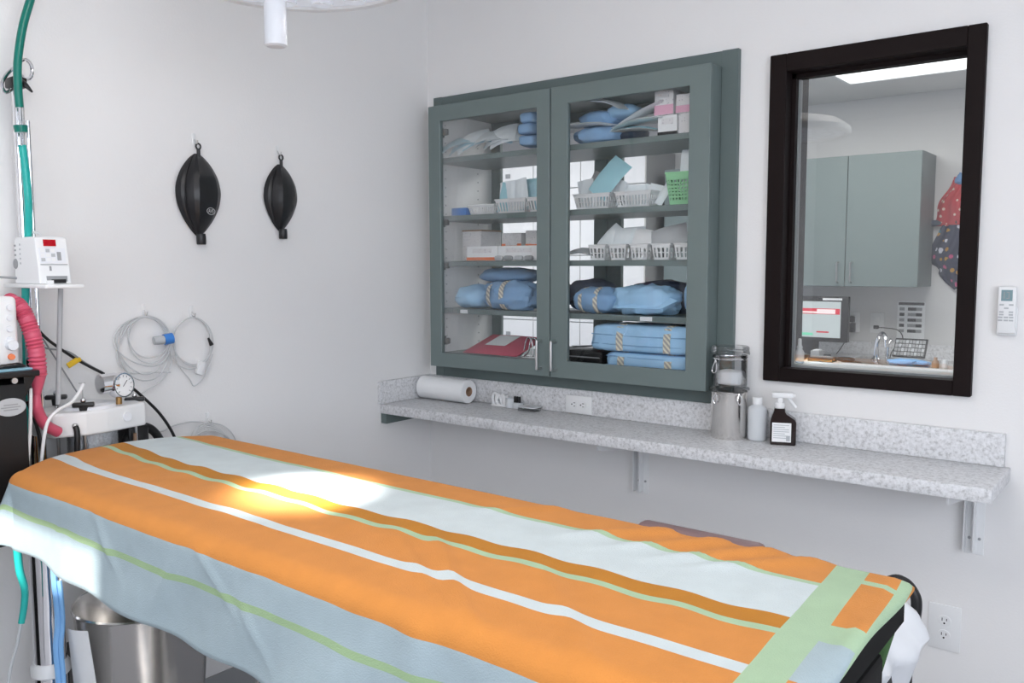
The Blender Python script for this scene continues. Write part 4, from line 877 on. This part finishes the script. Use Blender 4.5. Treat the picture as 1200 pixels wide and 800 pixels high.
# bottom shelf
Z = zs(4)
def flat_pack(lab, c, size, seed, tapes):
    t = thing('surgical_pack', lab, 'wrapped pack', (c[0], c[1], c[2]-size[2]/2))
    MB().blob(c, size, 7, .05, 8, seed, 56, 22).build('wrap', M_BLUEL, t)
    x0, x1, y0, y1, zb, zt_ = c[0]-size[0]/2, c[0]+size[0]/2, c[1]-size[1]/2, c[1]+size[1]/2, c[2]-size[2]/2, c[2]+size[2]/2
    for k in (-.02, .012):      # the wrap's folded edges along the front
        MB().tube([(x0+.01, y0+.004, c[2]+k), (c[0], y0-.001, c[2]+k-.003), (x1-.01, y0+.004, c[2]+k)], .0022, 6).build('fold_line', M_BLUE, t)
    for x in tapes:
        MB().tube([(x, y0-.002, zb+.006), (x, y0-.003, c[2]), (x+.002, y0+.006, zt_-.006), (x+.006, y0+.03, zt_+.001), (x+.012, c[1], zt_+.001)], .002, 4, sub=3)
        def fn(u, v):
            P = [(x, y0-.002, zb+.006), (x, y0-.004, c[2]+.0), (x+.002, y0+.002, zt_-.008), (x+.005, y0+.02, zt_+.0015), (x+.012, c[1], zt_+.002)]
            q = u*4; i = min(int(q), 3); a = Vector(P[i]).lerp(Vector(P[i+1]), q-i); return a+Vector(((v-.5)*.026, 0, 0))
        MB().grid(fn, 16, 2, thick=-.001).build('striped_tape', M_TAPE, t)
flat_pack('upper large flat blue surgical pack with two striped tapes', (1.045, .02, Z+.100), (.43, .18, .095), 11, (.955, 1.135))
flat_pack('lower large flat blue surgical pack beneath another', (1.075, .03, Z+.026), (.38, .18, .052), 12, (.955, 1.135))
t = thing('black_case', 'black case on the cabinet floor beside the stacked blue packs', 'case', (.77, 0, Z)); MB().box(.69, .86, -.03, .09, Z+.0005, Z+.045, .004).build('case_body', M_BLK, t); MB().box(.70, .85, -.0315, -.03, Z+.020, Z+.024).build('lid_seam', M_GREY, t)
t = thing('syringe', 'thin instrument with a red and white end above the black case', 'instrument', (.8, .02, Z+.0455)); MB().cyl((.70, .02, Z+.052), (.815, .02, Z+.060), .003).build('shaft', M_SAT, t); MB().cyl((.815, .02, Z+.060), (.84, .02, Z+.062), .0075).build('red_end', M_RED, t); MB().cyl((.84, .02, Z+.062), (.852, .02, Z+.063), .0077).build('white_tip', M_WHITE, t)
t = thing('pink_packet', 'red plastic packet with a white label on the cabinet floor', 'packet', (.33, .02, Z))
MB().grid(lambda u, v: (.215+.27*u+.05*v, -.04+.13*v, Z+.006+.016*math.sin(PI*u)*max(math.sin(PI*v), 0)**.5+.065*v), 14, 10, thick=.003).build('film', M_PINKF, t)
MB().grid(lambda u, v: (.31+.10*u+.03*v, -.015+.06*v, Z+.040+.034*v), 3, 3, thick=.0006).build('white_label', M_PAPER, t)
t = thing('wire_retractor', 'looped steel wire instrument beside the red packet', 'instrument', (.52, .0, Z))
m_ = MB()
for dx in (0, .022): m_.tube([(.47+dx, 0, Z+.003), (.49+dx, 0, Z+.02), (.50+dx, 0, Z+.06), (.515+dx, 0, Z+.075), (.53+dx, 0, Z+.06), (.535+dx, 0, Z+.003)], .0028, 8)
m_.build('wire', M_CHR, t); MB().box(.45, .575, -.01, .04, Z+.0003, Z+.005, .001).build('foot_plate', M_PLAST, t)
t = thing('black_box', 'small black box behind the left door handle on the cabinet floor', 'box', (.62, .05, Z)); MB().box(.585, .672, .01, .10, Z+.0005, Z+.038, .003).build('box_body', M_BLK, t); MB().box(.583, .674, .008, .102, Z+.038, Z+.042, .001).build('lid', M_GREY, t)
# shelf 3 left: cartons
Z = zs(2)
def carton(lab, x0, x1, y0, y1, z0, h, m, band=None, lid=None, name='carton', bandh=.25):
    t = thing(name, lab, 'box', ((x0+x1)/2, (y0+y1)/2, z0)); MB().box(x0, x1, y0, y1, z0+.0003, z0+h, .0012, seg=1).build('box_body', m, t)
    if band: MB().box(x0-.0006, x1+.0006, y0-.0006, y0+.0, z0+.002, z0+h*bandh).build('colour_band', band, t)
    if lid: MB().box(x0-.001, x1+.001, y0-.001, y1+.001, z0+h, z0+h+.006, .0008, seg=1).build('lid', lid, t)
    MB().box(lerp(x0, x1, .2), lerp(x0, x1, .8), y0-.0012, y0-.0004, z0+h*.55, z0+h*.85).build('printed_label', M_PRINT, t); return t
carton('tall clear-sided carton with brown lid on the third shelf', .165, .262, .02, .15, Z, .118, M_PRINT, None, M_CARD)
carton('long low white carton with orange strip on the third shelf', .245, .40, -.045, .03, Z, .056, M_PAPER, M_ORANGE)
carton('white carton with black symbol beside the orange strip carton', .402, .60, -.045, .04, Z, .056, M_PAPER)
carton('clear box with orange base, upper left of the third shelf', .345, .44, .05, .14, Z, .108, M_PRINT, M_ORANGE, bandh=.62)
carton('second clear box with orange base behind the left door stile', .462, .60, .05, .14, Z, .116, M_PRINT, M_ORANGE, bandh=.56)
for k in range(4):
    x = .41+k*.048; t = thing('folded_packet', ORD[k]+' small grey packet from the left in front of the white cartons', 'packet', (x, -.05, Z), 'grey packets on the third shelf'); MB().blob((x, -.052, Z+.010), (.04, .014, .019), 3, .15, 9, k).build('packet', M_GREY if k % 2 else M_LGREY2, t)
# baskets: real slotted walls
def basket(lab, x0, x1, y0, y1, z0, h, m, nb, rows=2, name='plastic_basket', taper=.010, group=None):
    t = thing(name, lab, 'basket', ((x0+x1)/2, (y0+y1)/2, z0), group)
    mb = MB(); th = .0022
    def P(a, bz, side):      # a across 0..1, bz up 0..1
        tp = taper*(1-bz)
        X0, X1, Y0, Y1 = x0+tp, x1-tp, y0+tp, y1-tp
        return {'f': (lerp(X0, X1, a), Y0), 'b': (lerp(X0, X1, a), Y1), 'l': (X0, lerp(Y0, Y1, a)), 'r': (X1, lerp(Y0, Y1, a))}[side] + (z0+h*bz,)
    def strip(side, a0, a1, b0, b1):
        n = {'f': (0, th, 0), 'b': (0, -th, 0), 'l': (th, 0, 0), 'r': (-th, 0, 0)}[side]; n = Vector(n)
        q = [Vector(P(a0, b0, side)), Vector(P(a1, b0, side)), Vector(P(a1, b1, side)), Vector(P(a0, b1, side))]
        mb.add(q+[p+n for p in q], [(0, 1, 2, 3), (7, 6, 5, 4), (0, 4, 5, 1), (1, 5, 6, 2), (2, 6, 7, 3), (3, 7, 4, 0)])
    lv = [.0, .16] + [.16+.62*k/rows for k in range(1, rows)] + [.80, 1.0]
    for side in 'fblr':
        n_ = nb if side in 'fb' else max(3, int(nb*.7))
        strip(side, 0, 1, 0, .16); strip(side, 0, 1, .78, 1)
        for k in range(1, rows): q = .16+.62*k/rows; strip(side, 0, 1, q-.03, q+.03)
        for k in range(n_+1):
            a = k/n_; hw = .22/n_ if 0 < k < n_ else .34/n_; strip(side, max(a-hw, 0), min(a+hw, 1), .12, .82)
    mb.box(x0+taper, x1-taper, y0+taper, y1-taper, z0+.0003, z0+.002); mb.build('basket_wall', m, t)
    rm = MB(); rm.tube([(x0, y0, z0+h), (x1, y0, z0+h), (x1, y1, z0+h), (x0, y1, z0+h)], .003, 6, closed=True, sub=1); rm.build('rim', m, t); return t
def stand_pouches(lab, grp, x0, x1, y, z, n, films, hh=.10, tilt=.15, seed=0):
    r_ = random.Random(seed)
    for k in range(n):
        x = lerp(x0, x1, (k+.5)/n); m = films[k % len(films)]
        pouch('sterile_pouch', lab[k] if isinstance(lab, list) else lab, TR((x, y+r_.uniform(-.02, .03), z+hh/2+r_.uniform(-.008, .008)), r_.uniform(-.5, .5), PI/2-r_.uniform(0, .25), 0) @ Matrix.Rotation(r_.uniform(-tilt, tilt), 4, 'Z'), .062, hh, m, grp, .004)
Z = zs(1)
# shelf 2 left
t = thing('blue_tray', 'small bright blue plastic block on the second shelf', 'block', (.205, -.02, Z)); MB().box(.165, .24, -.045, .02, Z+.0004, Z+.030, .003).build('block_body', M_BLUEP, t); MB().box(.17, .235, -.0455, -.0445, Z+.024, Z+.026).build('edge_line', M_BLUEP, t)
basket('long low white slotted basket beside the blue block, second shelf', .25, .385, -.045, .05, Z, .036, M_WHITE, 12, 1)
basket('white slotted basket full of upright pouches, second shelf', .39, .535, -.048, .06, Z, .052, M_WHITE, 10, 1)
basket('white slotted basket partly behind the left door stile, second shelf', .54, .64, -.048, .06, Z, .052, M_WHITE, 7, 1)
stand_pouches([ORD[k]+' upright pouch from the left in the white baskets, left door' for k in range(13)], 'upright pouches behind the left door', .40, .62, .0, Z+.008, 13, [M_POUCHW, M_TEAL, M_POUCHW, M_POUCHW, M_POUCHB], .115, .35, 3)
# shelf 2 right
basket('wide white basket of pouches at the left of the right door', .745, .895, -.045, .06, Z, .052, M_WHITE, 11, 2)
basket('wide white basket in the middle of the second shelf, right door', .915, 1.055, -.045, .06, Z, .052, M_WHITE, 11, 2)
basket('bright green basket on the second shelf, right door', 1.105, 1.225, -.04, .07, Z, .105, M_LGREEN, 9, 6, 'green_basket', .012)
stand_pouches([ORD[k]+' upright pouch from the left in the left white basket, right door' for k in range(9)], 'upright pouches behind the right door', .76, .89, .0, Z+.012, 9, [M_POUCHW], .095, .4, 5)
stand_pouches([ORD[k]+' upright pouch from the left in the middle white basket, right door' for k in range(6)], 'upright pouches in the middle basket', .93, 1.05, .0, Z+.006, 6, [M_POUCHW], .066, .4, 6)
pouch('teal_packet', 'large folded teal packet leaning out of the left white basket', TR((.875, -.01, Z+.105), .1, PI/2-.3, 0) @ Matrix.Rotation(.95, 4, 'Z'), .15, .085, M_TEAL, None, .006, .012)
pouch('grey_packet', 'grey packet standing behind the left white basket, right door', TR((.81, .03, Z+.105), -.1, PI/2-.2, 0) @ Matrix.Rotation(-.4, 4, 'Z'), .085, .05, M_GREY, None, .004, .01)
pouch('pale_packet', 'pale packet leaning between the middle basket and green basket', TR((1.085, .0, Z+.05), .0, PI/2-.2, 0) @ Matrix.Rotation(-.5, 4, 'Z'), .03, .10, M_POUCHW, None, .003, .004)
for k in range(5): pouch('sterile_pouch', ORD[k]+' white pouch from the front in the green basket', TR((1.185-.006*k, -.01+.016*k, Z+.105+.006*k), .05*k, PI/2-.12, 0), .085, .12, M_POUCHW, 'pouches in the green basket', .003, .004)
# shelf 1 right
Z = zs(0)
bundle('long blue wrapped pack under the others, top shelf right', (.83, .03, Z+.030), (.20, .16, .060), M_BLUE, seed=21, p=3, amp=.14)
bundle('upper blue wrapped pack at the back of the top shelf', (.80, .06, Z+.092), (.16, .14, .06), M_BLUE, seed=22, p=2.6, amp=.14)
bundle('blue and white pack tilted at the top of the heap', (.895, .06, Z+.110), (.12, .14, .05), M_BLUEL, seed=23, p=2.6, amp=.14, rz=.4)
bundle('dark blue pack beside the long blue pack', (.925, .05, Z+.030), (.10, .14, .055), M_BLUED, seed=24)
for k, (x, z, a, w2, mm) in enumerate(((.80, .063, .05, .20, M_POUCHW), (.88, .128, .32, .13, M_POUCHW), (1.00, .078, -.42, .20, M_POUCHW), (1.00, .056, -.12, .18, M_POUCHW), (.985, .030, .03, .16, M_TEAL))):
    pouch('flat_pouch', ['flat white pouch between the blue packs, top shelf right', 'pale pouch sloping down over the upper blue packs', 'pale blue pouch slanting up towards the cartons', 'white pouch lying under the slanting pale pouch', 'teal edged pouch at the bottom of the heap'][k], TR((x, -.01, Z+z), .05*k, .1, a), w2, .12, mm, None, .008, .012)
for k, (x0, x1, z, h, lb) in enumerate(((1.075, 1.145, 0, .066, 'lower left white carton in the stack on the top shelf'), (1.150, 1.225, 0, .066, 'lower right white carton in the stack on the top shelf'), (1.062, 1.130, .067, .082, 'upper left carton with violet stripe on the top shelf'), (1.140, 1.215, .067, .060, 'upper right carton with violet stripe on the top shelf'))):
    carton(lb, x0, x1, -.04, .07, Z+z, h, M_PRINT if k != 0 else M_PAPER, M_PINKL if k > 1 else (M_BLK if k == 0 else None), bandh=.40 if k > 1 else .2)
# shelf 3 right: five small baskets and grey bags
Z = zs(2)
nm_ = ['first from the left', 'second from the left', 'middle', 'second from the right', 'last at the right']
for k in range(5):
    x = .845+k*.083; basket('small white perforated basket, '+nm_[k]+' of the five behind the right door', x-.034, x+.034, -.045, .05, Z, .052, M_WHITE, 4, 2, taper=.006)
pouch('clear_bag', 'crumpled clear bag lying left of the five small baskets', TR((.765, .0, Z+.022), 0, .1, .05), .13, .09, M_LGREY2, None, .012, .018, 'bag')
for k, (x, z, a, w2) in enumerate(((.87, .075, .9, .10), (.93, .078, .1, .13), (1.00, .070, -.2, .12), (1.09, .078, .25, .13))):
    pouch('grey_bag', ['pale bag standing in the first small basket', 'pale printed bag lying over the small baskets', 'white bag in front of the printed bag', 'grey bag sloping down over the right small baskets'][k], TR((x, .02, Z+z), .1, PI/2-.35, 0) @ Matrix.Rotation(a, 4, 'Z'), w2, .07, [M_POUCHW, M_POUCHW, M_PAPER, M_LGREY2][k], None, .006, .02, 'bag')
# ================================================================ FAR ROOM
FY = 2.75; CF = 2.42
t = thing('ceiling_light', 'bright ceiling panel seen at the top of the interior window', 'light', (1.32, 1.58, CF-.02))
MB().box(1.015, 1.625, .98, 2.185, CF-.012, CF-.0005).build('diffuser', M_PANEL, t)
FB = MB(); FB.box(1.0, 1.015, .965, 2.2, CF-.016, CF-.0005).box(1.625, 1.64, .965, 2.2, CF-.016, CF-.0005).box(1.015, 1.625, 2.185, 2.2, CF-.016, CF-.0005).box(1.015, 1.625, .965, .98, CF-.016, CF-.0005).build('frame', M_WHITE, t)
# wall cupboards
t = thing('upper_cupboard', 'grey green wall cupboards with bar handles in the next room', 'cupboard', (.56, 2.6, 1.325))
MB().box(-.21, 1.33, 2.45, FY-.0005, 1.325, 2.062, .001, seg=1).build('cupboard_body', M_SAGE, t)
for k, (x0, x1) in enumerate(((-.208, .172), (.176, .557), (.561, .941), (.945, 1.329))):
    d = MB().box(x0, x1, 2.430, 2.4485, 1.327, 2.060, .0015, seg=1).build('cupboard_door', M_SAGE, t)
    hx_ = (x1-.035) if k % 2 == 0 else (x0+.035)
    MB().tube([(hx_, 2.430, 1.35), (hx_, 2.404, 1.352), (hx_, 2.400, 1.362), (hx_, 2.400, 1.450), (hx_, 2.404, 1.46), (hx_, 2.430, 1.462)], .005, 8, sub=2).build('bar_handle', M_SAT, d)
# counter run with drawers
t = thing('base_cupboard', 'pale counter with base drawers and sink in the next room', 'counter', (1.2, 2.45, 0))
MB().box(.2, 2.9, 2.13, FY-.0005, .875, .912, .003).build('counter_top', M_LAM, t)
MB().box(.22, 2.88, 2.16, FY-.01, .08, .874).build('base_body', M_SAGE, t)
for k in range(6):
    x0 = .225+k*.443; d = MB().box(x0, x0+.438, 2.142, 2.159, .10, .70, .0015, seg=1).build('base_door', M_SAGE, t); MB().tube([(x0+.17, 2.142, .66), (x0+.172, 2.115, .66), (x0+.27, 2.115, .66), (x0+.272, 2.142, .66)], .005, 8, sub=2).build('bar_handle', M_SAT, d)
    d = MB().box(x0, x0+.438, 2.142, 2.159, .71, .87, .0015, seg=1).build('drawer', M_SAGE, t); MB().tube([(x0+.17, 2.142, .80), (x0+.172, 2.115, .80), (x0+.27, 2.115, .80), (x0+.272, 2.142, .80)], .005, 8, sub=2).build('bar_handle', M_SAT, d)
MB().box(.2, 2.9, FY-.02, FY-.0008, .9125, .99).build('upstand', M_LAM, t)
MB().box(1.0, 1.75, 2.22, 2.62, .9122, .916, .001).build('sink_rim', M_STEEL, t)
t = thing('tap', 'chrome arched tap standing by the sink in the next room', 'tap', (1.13, 2.42, .913))
MB().lathe([(.026, 0), (.026, .012), (.017, .02), (.015, .06)], (1.13, 2.42, .913), 24).build('tap_base', M_CHR, t)
MB().tube([(1.13, 2.42, .96), (1.133, 2.42, 1.01), (1.15, 2.41, 1.055), (1.175, 2.38, 1.07), (1.20, 2.345, 1.045), (1.207, 2.335, 1.0)], .0125, 12).build('spout', M_CHR, t)
MB().tube([(1.18, 2.46, .92), (1.182, 2.46, 1.0), (1.20, 2.45, 1.035)], .009, 10).build('side_lever', M_CHR, t)
# computer screen
t = thing('computer_screen', 'lit computer screen with red banner on the next room counter', 'monitor', (.76, 2.42, .913))
MB().box(.50, .975, 2.41, 2.45, 1.005, 1.268, .005).build('bezel', M_BLK, t)
scn = MB().box(.514, .935, 2.4075, 2.4095, 1.03, 1.238).build('screen', M_SCREEN, t)
eR = mat('screen_red', (.5, .02, .04), .4, emit=(.5, .02, .04), estr=.6); eG = mat('screen_green', (.1, .5, .3), .4, emit=(.2, .55, .4), estr=.6); eP = mat('screen_pale', (.8, .7, .7), .4, emit=(.7, .55, .55), estr=.6)
MB().box(.514, .93, 2.4065, 2.4074, 1.165, 1.198).build('red_banner', eR, scn); MB().box(.63, .80, 2.4058, 2.4064, 1.170, 1.180).build('banner_text', eP, scn); MB().box(.80, .905, 2.4058, 2.4064, 1.168, 1.194).build('banner_box', eP, scn)
MB().box(.80, .87, 2.4065, 2.4074, 1.058, 1.066).build('red_line', eR, scn); MB().box(.63, .69, 2.4065, 2.4074, 1.040, 1.055).build('green_badge', eG, scn); MB().box(.71, .78, 2.4065, 2.4074, 1.040, 1.055).build('green_badge', eG, scn)
MB().box(.83, .94, 2.4075, 2.4098, 1.246, 1.258).build('top_sticker', M_WHITE, t)
MB().box(.70, .80, 2.43, 2.46, .925, 1.02).box(.64, .86, 2.36, 2.50, .9135, .925, .004).build('stand', M_BLK, t)
# things along the counter
t = thing('keyboard', 'black keyboard leaning on the wall by the tap in the next room', 'keyboard', (1.28, 2.50, .915))
TK = TR((1.285, 2.52, .985), .0, .95); MB().box(-.085, .085, -.06, .06, -.006, .006, .003, M=TK).build('keyboard_case', M_BLK, t)
for r_ in range(4):
    for c2 in range(9): MB().box(-.078+c2*.0175, -.064+c2*.0175, -.052+r_*.026, -.032+r_*.026, .006, .010, M=TK).build('key', M_GREY if (r_+c2) % 3 else M_LGREY2, t)
t = thing('blue_glove', 'crumpled light blue gloves on the next room counter', 'gloves', (1.33, 2.28, .917)); MB().blob((1.32, 2.27, .933), (.17, .09, .032), 2.2, .5, 12, 5).build('glove', M_LBLUE, t); MB().blob((1.40, 2.30, .927), (.08, .05, .02), 2.2, .5, 12, 8).build('glove_fingers', M_LBLUE, t)
for k, (x, y, sx_, sz_, m, lb) in enumerate(((.72, 2.25, .16, .030, M_BLK, 'flat black device under the lit screen'), (.90, 2.22, .14, .024, M_BLK, 'flat black tray right of the lit screen'), (.85, 2.28, .05, .055, M_GREY, 'small grey tub among the black items'))):
    t = thing('desk_item', lb, 'desk item', (x, y, .9125)); MB().box(x-sx_/2, x+sx_/2, y-.04, y+.04, .9125, .9125+sz_, .004).build('body', m, t); MB().box(x-sx_/2+.01, x+sx_/2-.01, y-.03, y+.03, .9125+sz_, .9125+sz_+.004).build('top_face', M_GREY if m is M_BLK else M_WHITE, t)
t = thing('mouse', 'black computer mouse left of the tap', 'mouse', (1.02, 2.24, .9165)); MB().blob((1.02, 2.24, .930), (.10, .06, .027), 2.4, .02, 4, 1).build('mouse_shell', M_BLK, t); MB().tube([(.97, 2.24, .925), (.95, 2.27, .92), (.9, 2.36, .917), (.84, 2.40, .918)], .002, 6).build('mouse_wire', M_BLK, t)
t = thing('glass_ornament', 'small brown and clear bottle cluster at the far right of the sill', 'bottle', (1.48, 2.26, .9125)); MB().lathe([(.018, 0), (.018, .03), (.009, .042), (.009, .055)], (1.47, 2.26, .9125), 16).build('bottle', M_CARD, t); MB().lathe([(.016, 0), (.016, .035), (.01, .045)], (1.51, 2.28, .9125), 16).build('clear_pot', M_POLY, t)
# wall sockets in the far room
for lab, x in (('white socket with a plugged cable, right one in the next room', 1.045), ('white socket with black adaptors beside the lit screen', .905)):
    t = thing('wall_socket', lab, 'outlet', (x, FY, 1.05)); MB().box(x-.04, x+.04, FY-.006, FY-.0005, 1.045, 1.165, .002).build('cover_plate', M_WHITE, t)
    for z in (1.08, 1.13): MB().box(x-.016, x+.016, FY-.008, FY-.006, z-.014, z+.014, .002).build('socket', M_PAPER, t)
t = thing('power_adaptor', 'stacked black power adaptors plugged in beside the lit screen', 'adaptor', (.90, 2.70, 1.02)); MB().box(.86, .925, 2.69, FY-.009, 1.045, 1.10, .004).box(.87, .92, 2.70, FY-.009, 1.105, 1.14, .004).build('adaptor_body', M_BLK, t); MB().tube([(.885, 2.70, 1.045), (.88, 2.70, 1.0), (.86, 2.68, .95), (.84, 2.66, .914)], .003, 6).build('lead', M_BLK, t)
t = thing('power_cable', 'dark cable looping from the right socket to the counter', 'cable', (1.12, 2.7, .92)); MB().box(1.03, 1.058, FY-.03, FY-.009, 1.07, 1.09, .003).build('plug', M_BLK, t); MB().tube([(1.045, 2.72, 1.078), (1.10, 2.70, 1.08), (1.18, 2.68, 1.07), (1.21, 2.66, 1.02), (1.17, 2.62, .96), (1.16, 2.6, .918)], .003, 6).build('lead', M_BLK, t)
# notice sheet
t = thing('wall_notice', 'small notice with rows of black blocks on the next room wall', 'notice', (1.24, FY, 1.0)); nx0, nx1, nz0, nz1 = 1.155, 1.305, 1.02, 1.235
ns = MB().box(nx0, nx1, FY-.002, FY-.0005, nz0, nz1).build('sheet', M_PAPER, t)
MB().box(nx0+.005, nx1-.005, FY-.003, FY-.0021, nz1-.02, nz1-.004).build('heading_bar', M_BLK, ns)
for r_ in range(5):
    for c2, w2 in ((0, .03), (1, .05), (2, .035)): MB().box(nx0+.012+c2*.045, nx0+.012+c2*.045+w2*.9, FY-.003, FY-.0021, nz1-.052-r_*.032, nz1-.034-r_*.032).build('print_block', M_BLK if (r_+c2) % 2 else M_GREY, ns)
# surgical caps hanging
for lab, x, z, m, hh, ww, sd, nm in (('red patterned cap hanging on the next room wall', 1.46, 1.80, M_REDCAP, .27, .28, 1, 0), ('navy floral cap hanging beneath the red one', 1.45, 1.49, M_FLORAL, .36, .26, 2, 1)):
    t = thing('patterned_hat', lab, 'cap', (x, FY-.03, z-hh/2))
    def cf(u, v):
        a = (u-.5)*2
        if nm == 0: hw = ww*.5*(.22+.78*v**.8); q = v
        else: hw = ww*.5*(math.sin(PI*min(v*.9+.12, 1))**.6)*(1-.28*math.exp(-((v-.68)/.06)**2)); q = v
        return (x+a*hw+.012*math.sin(v*9), FY-.012-.055*math.cos(a*PI/2)*(.3+.7*math.sin(PI*min(v+.1, 1)))-.008*math.sin(a*12+v*6), z+hh/2-hh*q)
    MB().grid(cf, 26, 20, thick=-.003).build('cap_cloth', m, t)
    MB().tube([(x, FY-.001, z+hh/2+.02), (x, FY-.02, z+hh/2+.01), (x, FY-.03, z+hh/2+.02)], .004, 6).build('hang_loop', M_BLUEP if nm == 0 else M_BLK, t)
    if nm == 0: MB().blob((x+.03, FY-.045, z+hh/2-.02), (.10, .05, .07), 2.3, .2, 9, 4).build('blue_crown', mat('mid_blue_cloth', (.10, .25, .5), .8), t); MB().blob((x-.12, FY-.03, z-hh/2+.015), (.07, .04, .035), 2.2, .3, 9, 4).build('dark_tie', M_BLUED, t)
# white drawer wall seen through the cabinet
t = thing('white_drawer_unit', 'tall white unit of panelled drawers seen through the cabinet glass', 'storage unit', (-1.4, 2.55, 0))
MB().box(-2.55, -.30, 2.36, FY-.001, 0, 2.2).build('unit_body', M_GREY, t)
xs_ = [-2.55, -2.10, -1.65, -1.20, -.80, -.545, -.30]
for i in range(6):
    z = .02
    for j, h_2 in enumerate((.30, .28, .24, .22, .22, .24, .24, .22, .22)):
        x0, x1 = xs_[i]+.003, xs_[i+1]-.003
        d = MB().box(x0, x1, 2.34, 2.3595, z, z+h_2-.006, .002, seg=1).build('drawer_front', M_MELA, t)
        if i < 3: MB().box((x0+x1)/2-.02, (x0+x1)/2+.02, 2.332, 2.34, z+h_2*.5-.016, z+h_2*.5+.016, .003).build('drawer_latch', M_GREY, d)
        z += h_2
t = thing('red_door_strip', 'narrow dark red upright strip seen through the right cabinet door', 'strip', (-.43, 2.3, 0)); MB().box(-.500, -.488, 2.325, 2.339, .0, 2.2).build('strip_body', mat('dark_red_strip', (.10, .012, .03), .5), t)
# white dropper bottle on the sill
t = thing('dropper_bottle', 'small white bottle with blue base ring on the window sill', 'bottle', (1.515, .10, iz0+.004)); zc = iz0+.0045
MB().lathe([(.013, 0), (.0145, .002), (.0145, .036), (.008, .046), (.008, .05)], (1.515, .10, zc), 24).build('bottle_body', M_WHITE, t)
MB().lathe([(.0148, .001), (.0148, .007)], (1.515, .10, zc), 24, cap=False).build('blue_ring', M_NAVY, t); MB().lathe([(.009, .048), (.009, .054), (.006, .058), (.005, .078), (.001, .08)], (1.515, .10, zc), 20).build('nozzle_cap', M_WHITE, t)
#@@NEXT
